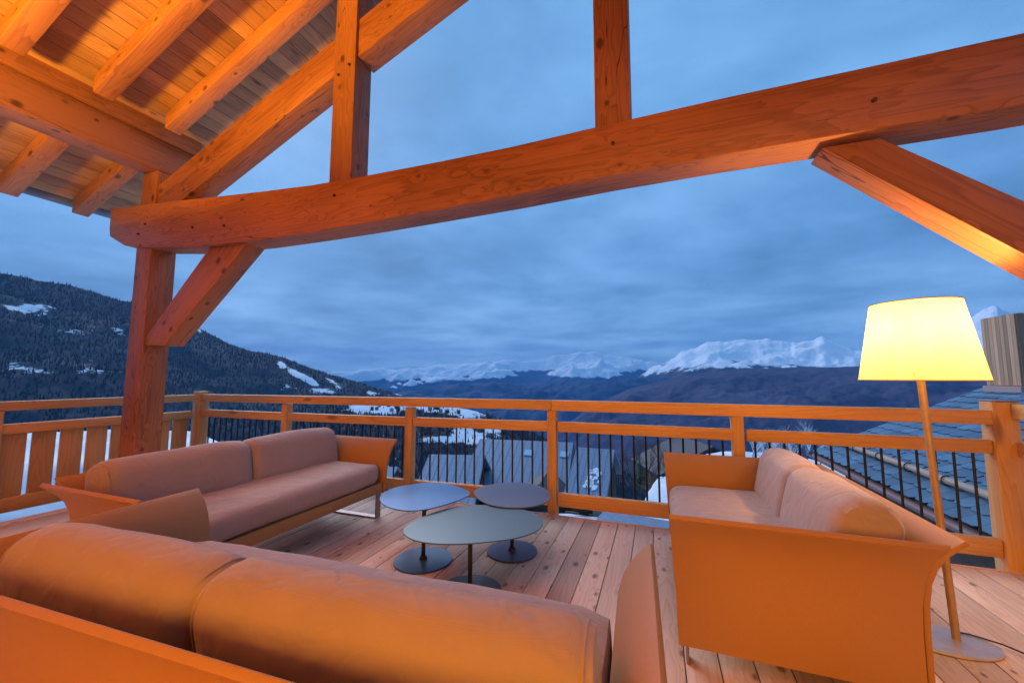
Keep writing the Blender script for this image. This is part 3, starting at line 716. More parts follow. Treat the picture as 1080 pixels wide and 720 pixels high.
# ------------------------------------------------------------------ terrain materials
def terrain_mat(name, forest_a, forest_b, snow=(.80, .84, .90), snow_attr=True, fscale=.02, sscale=.01, samp=1.5):
    m, nt, b, out = newmat(name)
    v, _ = coords(nt, (1, 1, 1), False)
    n1 = nd(nt, 'TexNoise', i_Scale=fscale, i_Detail=8.0, i_Roughness=.7); nt.links.new(v, n1.inputs['Vector'])
    n2 = nd(nt, 'TexNoise', i_Scale=fscale * .12, i_Detail=4.0); nt.links.new(v, n2.inputs['Vector'])
    f = math_(nt, 'ADD', math_(nt, 'MULTIPLY', n1.outputs[0], .7), math_(nt, 'MULTIPLY', n2.outputs[0], .5))
    fr_ = ramp(nt, f, [(.42, forest_a), (.72, forest_b)]).outputs[0]
    at = nd(nt, 'Attribute', attribute_name='snow')
    n3 = nd(nt, 'TexNoise', i_Scale=sscale, i_Detail=9.0, i_Roughness=.72); nt.links.new(v, n3.inputs['Vector'])
    s = math_(nt, 'ADD', at.outputs['Fac'], math_(nt, 'MULTIPLY', math_(nt, 'SUBTRACT', n3.outputs[0], .5), samp))
    s = ramp(nt, s, [(.47, (0, 0, 0)), (.60, (1, 1, 1))]).outputs[0]
    c = mixc(nt, s, fr_, snow)
    nt.links.new(c, b.inputs['Base Color']); b.inputs['Roughness'].default_value = .9; b.inputs['Specular IOR Level'].default_value = .1
    bp = nd(nt, 'Bump', i_Strength=.6, i_Distance=.12 / fscale * .5); nt.links.new(n1.outputs[0], bp.inputs['Height']); nt.links.new(bp.outputs[0], b.inputs['Normal'])
    return m
def interp(P, x):
    if x <= P[0][0]: return P[0][1]
    for (a, b), (c, d) in zip(P, P[1:]):
        if x <= c: return b + (d - b) * (x - a) / (c - a)
    return P[-1][1]
def rng_sheet(name, prof, r_ridge, r_foot, z_foot, mat, px0, px1, nx, ny, amp, freq, snow_fn, power=1.0, jag=0, back=1.3, label=None, ridged=False, foot_fn=None, kind='structure', seed=0, jf=1.0):
    """a mountain side: a polar height field rising from its foot to a ridge line"""
    rf = r_ridge if callable(r_ridge) else (lambda x: r_ridge)
    ff = foot_fn or (lambda x: r_foot)
    V = []; F = []; SN = []
    for i in range(nx + 1):
        x = px0 + (px1 - px0) * i / nx
        d = ray(x, 397); a = math.atan2(d[0], d[1]); R1 = rf(x); R0 = ff(x)
        yr = interp(prof, x)
        el = ray(x, yr); tz = EYE + R1 * el[2] / math.hypot(el[0], el[1])
        if jag: jg = R1 * jag * (mn.fractal(Vector((x * .05 * jf, seed, 0)), 1.0, 2.2, 5))
        else: jg = 0
        for j in range(ny + 4):
            if j <= ny: t = j / ny; r = R0 + (R1 - R0) * t; z = z_foot + (tz - z_foot) * t ** power; env = min(1, (1 - t) * 4 + (.3 if ridged else .05)) * min(1, t * 6 + .1)
            else: k = j - ny; r = R1 * (1 + (back - 1) * k / 3); z = tz - (tz - z_foot) * .35 * k ; env = .3
            p = Vector((r * math.sin(a), r * math.cos(a), 0)) * freq
            p.z = seed
            if ridged: q = mn.ridged_multi_fractal(p, .9, 2.1, 6, 1.0, 2.0) - 1.1
            else: q = mn.fractal(p, .9, 2.1, 6)
            z += amp * q * env + jg * min(1, j / ny) ** 9
            V.append((r * math.sin(a), r * math.cos(a), z)); SN.append(snow_fn(x, min(1, j / ny), z, q))
    m_ = ny + 4
    for i in range(nx):
        for j in range(m_ - 1): F.append((i * m_ + j, (i + 1) * m_ + j, (i + 1) * m_ + j + 1, i * m_ + j + 1))
    me = bpy.data.meshes.new(name); me.from_pydata(V, [], F); me.update(); at = me.attributes.new('snow', 'FLOAT', 'POINT'); at.data.foreach_set('value', SN)
    for p in me.polygons: p.use_smooth = True
    o = link(name, me, mat); tag(o, label=label, kind=kind)
    return o, V, m_
def elev(V3):       # apparent picture row of a far point, for deciding what grows there
    return 0
VF = -620.0
# left forested mountain
PL = [(-400, 262), (-200, 268), (-80, 280), (0, 291), (25, 296), (60, 301), (90, 309), (120, 318), (143, 321), (170, 334), (200, 344), (212, 349), (240, 364), (262, 371), (285, 375), (300, 379), (330, 390), (350, 396), (380, 404), (405, 412), (430, 418), (460, 430), (500, 452), (540, 480)]
def pr(p):       # picture position of a world point (used for snow-field outlines)
    X, Y, Z = p[0], p[1], p[2] - EYE
    c, s = math.cos(YAW), math.sin(YAW); x = c * X - s * Y; Fw = s * X + c * Y
    c, s = math.cos(PIT), math.sin(PIT); f2 = c * Fw + s * Z; y = -s * Fw + c * Z
    if f2 <= 0: return (-1e4, 0)
    return 540 + x / f2 * FOC, 360 - y / f2 * FOC
def blob(x, y, cx, cy, rx, ry, rot=0):
    dx, dy = x - cx, y - cy; c, s = math.cos(rot), math.sin(rot); u, w = (dx * c + dy * s) / rx, (-dx * s + dy * c) / ry
    return max(0, 1 - (u * u + w * w) ** .5)
# real snow fields and clearings on the left mountain: centre bearing, height share of the slope, size, tilt
HX = {}
def left_snow(x, t, z, q):
    y = interp(PL, x); yy = 397 + (y - 397) * 1.0
    row = HX['row'](x, z)
    v = -.02
    for cx, cy, rx, ry, rot, k in ((30, 326, 30, 7, .05, .75), (0, 326, 30, 5, 0, .5), (60, 349, 34, 5, .1, .45), (115, 349, 26, 5, .1, .5), (92, 345, 4, 12, 0, .4), (18, 340, 4, 14, 0, .4), (92, 386, 36, 10, .35, .5), (40, 392, 50, 8, 0, .35), (20, 388, 30, 6, 0, .45),
                                (207, 349, 3, 5, -.5, .8), (296, 385, 6, 4, .4, 1.3), (315, 396, 20, 3.6, .45, 1.5), (328, 402, 10, 4, .45, 1.1), (305, 409, 10, 7, .5, .55), (352, 404, 16, 3, .5, .9), (392, 415, 10, 3.5, .1, .8), (340, 412, 26, 4, .1, .9), (330, 440, 40, 6, 0, .45), (420, 416, 10, 3, 0, .8), (200, 430, 40, 6, 0, .3), (260, 402, 10, 2, 0, .25), (235, 372, 8, 3, .3, .3)):
        v += k * blob(x, row, cx, cy, rx * 1.25, ry * 1.35, rot)
    return min(v, .95)
def mkrow(prof, rr, zf, foot, power):
    # elevation row of a point on the sheet, from its height (exact inverse is not needed)
    def f(x, z):
        R1 = rr(x) if callable(rr) else rr; R0 = foot(x) if callable(foot) else foot
        el = ray(x, interp(prof, x)); tz = EYE + R1 * el[2] / math.hypot(el[0], el[1])
        t = max(0, min(1, (z - zf) / (tz - zf))) ** (1 / power); r = R0 + (R1 - R0) * t
        d = ray(x, 397); n = math.hypot(d[0], d[1]); return pr((d[0] / n * r, d[1] / n * r, z))[1]
    return f
rl = lambda x: 3300 - max(0, min(1, (x + 50) / 480)) * 900
HX['row'] = mkrow(PL, rl, -520, lambda x: 620, 1.0)
M['hill'] = terrain_mat('forested_slope', (.020, .026, .034), (.060, .068, .080), fscale=.045, sscale=.02, samp=2.6)
hill, HV, hm = rng_sheet('forested_mountain', PL, rl, 620, -520, M['hill'], -420, 540, 760, 190, 60, .0022, left_snow, jag=.0016, seed=3.3)
# trees on it, one stuff object
def conifer_mass(name, sheets, label, hgt, seed, n_max):
    rnd = random.Random(seed); V = []; F = []
    for (SV, m_, nx, dens, jmin) in sheets:
        for i in range(nx):
            for j in range(jmin, m_ - 3):
                if rnd.random() > dens(i, j): continue
                p = SV[i * m_ + j]; q = SV[(i + 1) * m_ + j + 1]; u = rnd.random()
                x, y, z = p[0] + (q[0] - p[0]) * rnd.random(), p[1] + (q[1] - p[1]) * u, p[2] + (q[2] - p[2]) * u
                h = hgt * rnd.uniform(.6, 1.25); w = h * rnd.uniform(.17, .24); b = len(V)
                for k in range(5):
                    t = k * 1.2566 + x; V.append((x + w * math.cos(t), y + w * math.sin(t), z - 1))
                V.append((x, y, z + h)); F.extend([(b + k, b + (k + 1) % 5, b + 5) for k in range(5)])
    me = bpy.data.meshes.new(name); me.from_pydata(V, [], F); me.update()
    o = link(name, me, M['needle_far']); tag(o, label=label, cat='forest', kind='stuff'); return o
M['needle_far'] = plain('far_needles', (.026, .032, .036), .9, 0, .05, .5, 0)
# middle snowy shelf with the hamlet
PM = [(230, 500), (300, 452), (350, 428), (390, 421.5), (420, 423), (445, 424), (470, 427.5), (495, 432), (515, 437), (540, 447), (575, 462), (620, 480), (700, 520)]
RM_ = lambda x: 1500 - (x - 390) * .8
def mid_snow(x, t, z, q):
    row = HX['m'](x, z); v = .12
    for cx, cy, rx, ry, rot, k in ((400, 430, 34, 7, .0, 1.5), (455, 429, 30, 6, .1, 1.2), (490, 435, 26, 6, .15, 1.0), (478, 462, 44, 5, .0, 1.0), (495, 458, 22, 8, .5, 1.2), (520, 452, 12, 8, .4, .8), (415, 447, 30, 3, .1, .4), (400, 498, 20, 8, 0, 1.3)):
        v += k * blob(x, row, cx, cy, rx * 1.2, ry * 1.4, rot)
    return min(v, .95)
HX['m'] = mkrow(PM, RM_, -330, lambda x: 420, 1.0)
M['mid'] = terrain_mat('shelf_slope', (.016, .020, .024), (.07, .06, .065), fscale=.08, sscale=.035, samp=2.4)
mid, MV, mm = rng_sheet('hamlet_ridge', PM, RM_, 420, -330, M['mid'], 230, 700, 330, 110, 16, .006, mid_snow, jag=.001, seed=9.1)
def dl(i, j):
    t = j / 190
    s = HX['sn'][i * hm + j]
    return 0 if s > .38 else (.30 if t > .85 else .19)
HX['sn'] = [a.value for a in hill.data.attributes['snow'].data]
HX['sm'] = [a.value for a in mid.data.attributes['snow'].data]
def dm(i, j): return 0.02 if HX['sm'][i * mm + j] > .42 else .30
conifer_mass('conifer_forest', [(HV, hm, 760, dl, 38), (MV, mm, 330, dm, 20)], 'dark conifer forest covering the left mountain and the ridge below it', 13, 5, 0)

# far snowy range (centre)
PF = [(-300, 395), (200, 396), (365, 395), (378, 392), (395, 391.5), (410, 392), (430, 390.5), (450, 389), (475, 386), (500, 383.5), (515, 382.5), (530, 380), (550, 379.5), (570, 378), (590, 372.5), (605, 369.5), (625, 369), (640, 371.5), (655, 374.5), (675, 377), (690, 379), (700, 381), (715, 383), (760, 384), (900, 380), (1400, 372)]
def far_snow(x, t, z, q):
    row = HX['f'](x, z); line = interp([(300, 400), (380, 400), (470, 393), (540, 391), (600, 389), (640, 392), (660, 387), (700, 389), (800, 390)], x)
    return .95 + (line - row) * .08 + q * .5
HX['f'] = mkrow(PF, 13500, -700, 7500, 1.35)
M['far'] = terrain_mat('far_mountain', (.008, .035, .10), (.025, .08, .19), snow=(.86, .9, .95), fscale=.0045, sscale=.0022, samp=1.3)  # blue of the distance haze is mixed into these slope colours
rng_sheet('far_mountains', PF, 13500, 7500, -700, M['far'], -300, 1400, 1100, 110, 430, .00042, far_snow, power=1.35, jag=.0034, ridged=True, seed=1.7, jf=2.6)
# nearer snow plateau (right) with rocky rim
PS = [(560, 440), (640, 425), (670, 400), (688, 387), (700, 382), (712, 376), (722, 369), (735, 366), (745, 361), (760, 359), (775, 359.5), (790, 357.5), (805, 357), (820, 357.5), (835, 359.5), (850, 359), (862, 358), (867, 354.5), (872, 354.5), (878, 359), (890, 364), (905, 368), (930, 369), (960, 366), (985, 358), (1005, 347), (1018, 340), (1030, 332), (1042, 326), (1052, 321), (1060, 320), (1070, 326), (1080, 332), (1120, 345), (1200, 352), (1400, 350)]
def pla_snow(x, t, z, q):
    row = HX['s'](x, z); line = interp([(600, 392), (700, 389), (745, 383), (800, 382), (860, 384), (920, 386), (1100, 392)], x)
    v = .62 + (line - row) * .06 + q * .30
    top = interp(PS, x)
    if row < top + 4: v -= .30 * (q < .15)
    return v
HX['s'] = mkrow(PS, 8600, -500, 4200, 1.2)
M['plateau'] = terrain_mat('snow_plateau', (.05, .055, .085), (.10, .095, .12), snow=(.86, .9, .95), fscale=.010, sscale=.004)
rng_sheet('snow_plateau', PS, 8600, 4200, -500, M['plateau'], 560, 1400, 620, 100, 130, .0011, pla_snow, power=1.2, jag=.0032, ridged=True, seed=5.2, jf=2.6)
# brown-purple wooded slope in front of it
PP = [(480, 520), (560, 462), (600, 440), (640, 420), (665, 409), (700, 400), (740, 392.5), (780, 389), (830, 386), (870, 386), (905, 385), (960, 384), (1080, 388), (1400, 385)]
def pur_snow(x, t, z, q): return .06 + .16 * max(0, t - .82) / .18 + q * .10
M['purple'] = terrain_mat('bare_larch_slope', (.028, .036, .075), (.095, .09, .145), fscale=.014, sscale=.012)
rng_sheet('wooded_slope', PP, 4300, 1500, -560, M['purple'], 480, 1400, 520, 110, 120, .0018, pur_snow, power=.9, jag=.0012, seed=8.8)
# low shoulder in front of the far range, fading down into the valley
PV = [(330, 440), (430, 414), (480, 407), (540, 404), (600, 401), (640, 400), (690, 398), (760, 402), (900, 410), (1400, 420)]
M['valley'] = terrain_mat('valley_side', (.010, .04, .11), (.045, .09, .17), fscale=.008, sscale=.006)  # forest tones carry painted haze blue on top of the air volume
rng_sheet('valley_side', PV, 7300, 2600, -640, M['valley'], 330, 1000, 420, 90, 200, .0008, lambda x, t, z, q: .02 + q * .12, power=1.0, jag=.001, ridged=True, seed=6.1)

# ground sheet from under the house to the valley
def gz_(r):
    if r < 9: return -3.4
    if r < 60: return -3.4 - (r - 9) * .26
    if r < 1700: return -16.7 - (r - 60) * .335
    return -566 - (r - 1700) * .01 if r < 6000 else -609
rad = [0, 3, 6, 9, 12, 15, 18, 22, 26, 30, 35, 40, 46, 53, 60, 70, 82, 96, 112, 130, 155, 185, 220, 270, 330, 400, 500, 620, 780, 980, 1250, 1700, 2400, 3600, 6000, 12000, 30000]
V = []; F = []; NA = 120; SN = []
for i in range(NA):
    a = 2 * math.pi * i / NA
    for r in rad:
        x, y = r * math.sin(a), r * math.cos(a); z = gz_(r) + (mn.fractal(Vector((x * .07, y * .07, 0)), 1, 2, 4) * min(1.1, r * .03) if r < 400 else 25 * mn.fractal(Vector((x * .002, y * .002, 0)), 1, 2, 4) * (r < 6000))
        V.append((x, y, z)); SN.append(.62 if r < 30 else (.55 if r < 90 else .30))
n = len(rad)
for i in range(NA):
    for j in range(n - 1): F.append((i * n + j, i * n + j + 1, ((i + 1) % NA) * n + j + 1, ((i + 1) % NA) * n + j))
me = bpy.data.meshes.new('ground'); me.from_pydata(V, [], F); me.update(); at = me.attributes.new('snow', 'FLOAT', 'POINT'); at.data.foreach_set('value', SN)
for p in me.polygons: p.use_smooth = True
M['ground'] = terrain_mat('snowy_meadow', (.05, .042, .035), (.14, .11, .085), fscale=.5, sscale=.22)
tag(link('ground', me, M['ground']), kind='structure')

# ------------------------------------------------------------------ chalets below
def chalet(ridge_px, z_ridge_r, width, length_dir, label, eave_drop, roof_mat='tin', group=None, wall='dark_wood', name='chalet', ov=.6, wallh=3.2, snowy=False):
    """gable house: ridge between two picture bearings at a set range; slopes fall towards and away from the viewer"""
    (xa, ya), (xb, yb) = ridge_px; A = at_r(xa, ya, z_ridge_r); B = at_r(xb, yb, length_dir)
    zr_ = (A.z + B.z) / 2; A.z = B.z = zr_; c = (A + B) / 2; u = (B - A); L = u.length; ang = math.atan2(u.y, u.x)
    t = empty(name, (c.x, c.y, zr_ - eave_drop - wallh), ang, label=label, cat='house', group=group)
    H = eave_drop + wallh; w = width
    def add(nm, bm, mat, par=None, a=None): return link(nm, bm_mesh(bm, nm, a), mat, par or t, world=False)
    h = L / 2
    for s in (-1, 1):
        bm = bmesh.new(); q = [(-h, 0, H), (h, 0, H), (h, s * w, H - eave_drop), (-h, s * w, H - eave_drop)]
        a = [bm.verts.new(p) for p in q]; b = [bm.verts.new((p[0], p[1], p[2] - .22)) for p in q]
        bm.faces.new(a); bm.faces.new(b[::-1])
        for i in range(4): bm.faces.new((a[i], b[i], b[(i + 1) % 4], a[(i + 1) % 4]))
        add('roof', bm, M[roof_mat])
    bm = bmesh.new(); hh = h - ov; ww = w - ov
    a = [bm.verts.new(p) for p in ((-hh, -ww, 0), (-hh, ww, 0), (-hh, ww, H - eave_drop * ww / w - .25), (-hh, 0, H - .25), (-hh, -ww, H - eave_drop * ww / w - .25))]
    b = [bm.verts.new((hh, v.co.y, v.co.z)) for v in a]
    bm.faces.new(a); bm.faces.new(b[::-1])
    for i in range(5): bm.faces.new((a[i], b[i], b[(i + 1) % 5], a[(i + 1) % 5]))
    add('wall', bm, M[wall])
    return t, L, H, ww
def strip(t, nm, q, mat, th=.05):
    bm = bmesh.new(); a = [bm.verts.new(p) for p in q]; b = [bm.verts.new((p[0], p[1], p[2] + th)) for p in q]
    bm.faces.new(b); bm.faces.new(a[::-1])
    for i in range(len(q)): bm.faces.new((a[i], a[(i + 1) % len(q)], b[(i + 1) % len(q)], b[i]))
    return link(nm, bm_mesh(bm, nm), mat, t, world=False)
def seams(t, L, H, w, drop, n, y=-1):
    bm = bmesh.new(); h = L / 2
    for k in range(n + 1):
        x = -h + .05 + (L - .1) * k / n; p = [(x, 0, H + .01), (x, y * w, H - drop + .01)]
        tube_bm(bm, p, .025, 4)
    link('roof_seams', bm_mesh(bm, 'roof_seams'), M['tin'], t, world=False)
def window(t, x, y, z, w, h):
    bm = bmesh.new()
    for a, b in (((x - w / 2, y - .04, z), (x - w / 2 + .07, y, z + h)), ((x + w / 2 - .07, y - .04, z), (x + w / 2, y, z + h)), ((x - w / 2 + .071, y - .04, z), (x + w / 2 - .071, y, z + .07)), ((x - w / 2 + .071, y - .04, z + h - .07), (x + w / 2 - .071, y, z + h)), ((x - .03, y - .039, z + .071), (x + .03, y, z + h - .071))): add_box(bm, a, b)
    f = link('window', bm_mesh(bm, 'window'), M['rail'], t, world=False)
    bm = bmesh.new(); add_box(bm, (x - w / 2 + .072, y - .015, z + .072), (x + w / 2 - .072, y - .005, z + h - .072)); o = link('pane', bm_mesh(bm, 'pane'), M['pane'], f, world=False)
GRP = 'chalets below the terrace'
# main grey-roofed chalet with skylights and a front gable
t, L, H, ww = chalet(((507, 465.5), (605, 463)), 44, 7.6, 42, 'large chalet below the railing with grey roof, two skylights and dark gable', 3.6, group=GRP)
seams(t, L, H, 7.6, 3.6, 14)
k = 3.6 / 7.6
for sx_ in (.7, L / 2 - .7):
    y = 2.0; strip(t, 'skylight', [(sx_ - .4, -y - .4, H - k * (y + .4) + .04), (sx_ + .4, -y - .4, H - k * (y + .4) + .04), (sx_ + .4, -y + .4, H - k * (y - .4) + .04), (sx_ - .4, -y + .4, H - k * (y - .4) + .04)], M['skylight'], .08)
# front gable facing the viewer
gx_ = L / 2 - 1.9; gw = 3.5; zg = H - 2.0; zg1 = zg - 1.9; yf = -10.2
for s in (-1, 1):
    strip(t, 'gable_roof', [(gx_, -3.5, zg), (gx_, yf, zg), (gx_ + s * gw, yf, zg1), (gx_ + s * gw, -3.5, zg1)], M['dark_tin'], .18)
    strip(t, 'gable_board', [(gx_, yf - .03, zg - .02), (gx_, yf - .09, zg - .02), (gx_ + s * gw, yf - .09, zg1 - .02), (gx_ + s * gw, yf - .03, zg1 - .02)], M['dark_wood'], .32)
bm = bmesh.new(); a = [bm.verts.new(p) for p in ((gx_ - gw + .5, yf + .5, 0), (gx_ + gw - .5, yf + .5, 0), (gx_ + gw - .5, yf + .5, zg1 + .2), (gx_, yf + .5, zg - .05), (gx_ - gw + .5, yf + .5, zg1 + .2))]
b = [bm.verts.new((v.co.x, -5, v.co.z)) for v in a]; bm.faces.new(a[::-1]); bm.faces.new(b)
for i in range(5): bm.faces.new((a[i], a[(i + 1) % 5], b[(i + 1) % 5], b[i]))
link('gable_wall', bm_mesh(bm, 'gable_wall'), M['dark_wood'], t, world=False)
window(t, gx_ - .9, yf + .495, zg1 - 1.6, 1.2, 1.3); window(t, gx_ + 1.1, yf + .495, zg1 - 1.6, 1.2, 1.3)
strip(t, 'eave_trim', [(-L / 2, -7.72, H - 3.85), (gx_ - gw, -7.72, H - 3.85), (gx_ - gw, -7.62, H - 3.85), (-L / 2, -7.62, H - 3.85)], M['dark_wood'], .22)
# right chalet with the snow patch
t, L, H, ww = chalet(((609, 472), (649, 472.5)), 36, 5.2, 35.4, 'smaller grey roofed chalet with a ragged snow patch on its roof', 3.0, group=GRP, wall='dark_wood')
seams(t, L, H, 5.2, 3.0, 6); k = 3.0 / 5.2
for q in range(15):
    y = random.uniform(2.2, 4.0); xx = .2 + random.uniform(-.7, .7) + (y - 3) * .35; r = random.uniform(.10, .30)
    pts = [(xx + r * math.cos(a_) * random.uniform(.7, 1.3), -y + r * math.sin(a_) * random.uniform(.7, 1.3)) for a_ in [2 * math.pi * j / 9 for j in range(9)]]
    strip(t, 'snow_patch', [(x, y, H + k * y + .02) for x, y in pts], M['snow'], .06)
window(t, .8, -ww - .01, 1.0, 1.0, 1.2); window(t, -1.0, -ww - .01, 1.0, 1.0, 1.2)
bm = bmesh.new(); add_box(bm, (L / 2 - 1.0, -ww - .35, -1), (L / 2 - .3, -ww - .02, H - 3.1)); link('stone_pillar', bm_mesh(bm, 'stone_pillar'), M['stone'], t, world=False)
# left chalet roof
t, L, H, ww = chalet(((453, 480.5), (512, 478.5)), 36, 5.4, 35, 'plain grey roofed chalet left of the one with skylights', 2.6, group=GRP); seams(t, L, H, 5.4, 2.6, 9)
# dark roof peeping over the right sofa
t, L, H, ww = chalet(((714, 466), (752, 459.5)), 60, 6.5, 52, 'dark roofed chalet partly hidden behind the arm of the right sofa', 3.2, group=GRP, roof_mat='dark_tin')
window(t, 0, -ww - .01, 1.2, 1.2, 1.2)
# chalet on the snow far left of centre, seen between the bars
t, L, H, ww = chalet(((400, 493), (420, 492)), 75, 3.6, 74, 'little chalet on a snowy clearing behind the left post of the bars', 1.6, group=GRP, roof_mat='tin')
# hamlet on the ridge
hr = random.Random(4)
for k in range(14):
    x = hr.choice([hr.uniform(392, 425), hr.uniform(448, 505)]); y = interp(PM, x) + hr.uniform(3.0, 10)
    r = RM_(x) * .93 - hr.uniform(0, 120); p = at_r(x, y, r)
    t = empty('hamlet_house', (p.x, p.y, p.z - 1), hr.uniform(0, 3), label='tiny house in the snowy hamlet under the far mountains', cat='house', group='hamlet houses')
    bm = bmesh.new(); add_box(bm, (-5, -4, -6), (5, 4, 5)); link('wall', bm_mesh(bm, 'wall'), M['dark_wood'] if k % 3 else M['stone'], t, world=False)
    bm = bmesh.new()
    for s in (-1, 1):
        a = [bm.verts.new(q) for q in ((-6, 0, 9), (6, 0, 9), (6, s * 5.5, 5), (-6, s * 5.5, 5))]; bm.faces.new(a)
    bmesh.ops.solidify(bm, geom=bm.faces[:], thickness=.4)
    link('roof', bm_mesh(bm, 'roof'), M['snow'] if k % 2 else M['tin'], t, world=False)

# ------------------------------------------------------------------ trees and shrubs near the chalets
def fir(x, y, z, h, label, seed, group=None, snow=.0, name='fir_tree'):
    rnd = random.Random(seed); t = empty(name, (x, y, z), rnd.uniform(0, 6), label=label, cat='tree', group=group)
    bm = bmesh.new(); tube_bm(bm, [(0, 0, -.5), (0, 0, h * .5), (0, 0, h * .97)], [h * .022, h * .014, h * .003], 7); link('trunk', bm_mesh(bm, 'trunk', 60), M['bark'], t, world=False)
    V = []; F = []; n = int(70 + h * 34)
    for k in range(n):
        u = (k + rnd.random()) / n; zz = h * (.08 + .92 * u); Lb = h * .26 * (1 - u) ** .8 * rnd.uniform(.6, 1.15) + .08; az = rnd.uniform(0, 6.283)
        for s in range(5):
            f0, f1 = s / 5, (s + 1) / 5; wd = Lb * .20 * (1 - f0 * .6); dr = -Lb * .28
            for sd in (-1, 1):
                b = len(V); ca, sa = math.cos(az + sd * .22 * rnd.uniform(.4, 1.6)), math.sin(az + sd * .22 * rnd.uniform(.4, 1.6)); px_, py_ = -sa, ca
                c0 = (ca * Lb * f0, sa * Lb * f0, zz + dr * f0 ** 1.4); c1 = (ca * Lb * f1, sa * Lb * f1, zz + dr * f1 ** 1.4 + rnd.uniform(-.03, .03) * h * .3)
                V += [c0, (c0[0] + px_ * wd * sd, c0[1] + py_ * wd * sd, c0[2] - wd * .5), c1]; F.append((b, b + 1, b + 2))
    me = bpy.data.meshes.new('crown'); me.from_pydata(V, [], F); me.update(); link('crown', me, M['needle'], t, world=False)
def bare(x, y, z, h, label, seed, group=None, name='bare_tree', mat='twig', cat='tree', frost=False):
    rnd = random.Random(seed); t = empty(name, (x, y, z), 0, label=label, cat=cat, group=group)
    bmt = bmesh.new(); bmc = bmesh.new()
    def grow(p, d, L, r, lev, bm):
        pts = [p]; 
        for s in range(3):
            d = (d + Vector((rnd.uniform(-.22, .22), rnd.uniform(-.22, .22), rnd.uniform(-.05, .16)))).normalized(); p = p + d * L / 3; pts.append(p)
        tube_bm(bm, pts, [r, r * .85, r * .7, r * .55], 5 if lev < 2 else 3)
        if lev >= 4: return
        for s in range(4 if lev else 6):
            q = pts[rnd.randint(1, 3)]; nd_ = (d + Vector((rnd.uniform(-1, 1), rnd.uniform(-1, 1), rnd.uniform(-.15, .7))) * .85).normalized()
            grow(q, nd_, L * rnd.uniform(.55, .8), r * .5, lev + 1, bmc)
    grow(Vector((0, 0, -.3)), Vector((0, 0, 1)), h * .42, h * .016, 0, bmt)
    link('trunk', bm_mesh(bmt, 'trunk', 60), M['bark'], t, world=False); link('crown', bm_mesh(bmc, 'crown'), M[mat], t, world=False)
def place(fn, px, py, r, h, label, seed, **k):
    p = at_r(px, py, r); fn(p.x, p.y, p.z, h, label, seed, **k)
place(fir, 676, 512, 31, 2.5, 'small green fir right of the snow patched roof', 1)
place(fir, 507, 510, 52, 3.8, 'thin dark fir at the left end of the skylight roof', 2)
for i, (px, py, r, h) in enumerate(((684, 497, 45, 3.4), (697, 492, 48, 4.0), (670, 489, 52, 3.8), (703, 503, 40, 3.0), (690, 508, 38, 2.2), (664, 497, 47, 3.0), (708, 480, 60, 5.0), (676, 478, 62, 4.2))):
    place(bare, px, py, r, h, 'bare reddish brown tree among the leafless trees by the right chalet', 20 + i, group='bare trees beside the chalets')
for i, (px, py, r, h) in enumerate(((795, 487, 24, 2.0), (806, 490, 22, 1.8), (818, 484, 25, 2.0), (838, 488, 22, 2.0), (852, 484, 24, 1.9), (866, 486, 25, 1.6))):
    place(bare, px, py, r, h, 'frosted bare shrub on the snow beyond the right sofa', 60 + i, group='frosted shrubs behind the right sofa', name='frosted_shrub', mat='snow', cat='shrub')
# snow bank the shrubs stand on
bm = bmesh.new(); bmesh.ops.create_icosphere(bm, subdivisions=5, radius=1)
for v in bm.verts: v.co = Vector((v.co.x * 6.5, v.co.y * 9, v.co.z * 3)) + mn.noise_vector(v.co * 2.5) * .9 + mn.noise_vector(v.co * 7) * .3
c_ = at_r(822, 493, 26); o = link('snow_bank', bm_mesh(bm, 'snow_bank', 80), M['snow']); o.location = (c_.x, c_.y, c_.z - 2.8); tag(o, kind='structure')
bm = bmesh.new(); bmesh.ops.create_icosphere(bm, subdivisions=5, radius=1)
for v in bm.verts: v.co = Vector((v.co.x * 6.0, v.co.y * 7.5, v.co.z * 3)) + mn.noise_vector(v.co * 2.0) * .7 + mn.noise_vector(v.co * 6) * .2
c_ = at_r(40, 462, 19); o = link('snow_mound', bm_mesh(bm, 'snow_mound', 80), M['snow']); o.location = (c_.x, c_.y, c_.z - 3.1); tag(o, kind='structure')
# round topped snow covered post and low shed near the deck
p = at_r(699, 516, 30); t = empty('garden_lamp', (p.x, p.y, p.z - .6), label='round white garden globe on a post beside the small fir', cat='lamp')
bm = bmesh.new(); tube_bm(bm, [(0, 0, 0), (0, 0, 1.05)], .04, 8); link('post', bm_mesh(bm, 'post', 40), M['black'], t, world=False)
bm = bmesh.new(); bmesh.ops.create_uvsphere(bm, u_segments=20, v_segments=12, radius=.24, matrix=Matrix.Translation((0, 0, 1.27))); link('globe', bm_mesh(bm, 'globe', 80), M['snow'], t, world=False)
p = at_r(668, 547, 12.5); t = empty('low_shed', (p.x, p.y, p.z - 1.2), R(-8), label='low shed with a grey green sheet roof in the snow under the bottom rail', cat='shed')
bm = bmesh.new(); add_box(bm, (-1.0, -.5, 1.08), (1.0, .6, 1.14), .01); link('roof', bm_mesh(bm, 'roof'), M['tin'], t, world=False)
bm = bmesh.new(); add_box(bm, (-.9, -.4, 0), (.9, .5, 1.075)); link('wall', bm_mesh(bm, 'wall'), M['stone'], t, world=False)

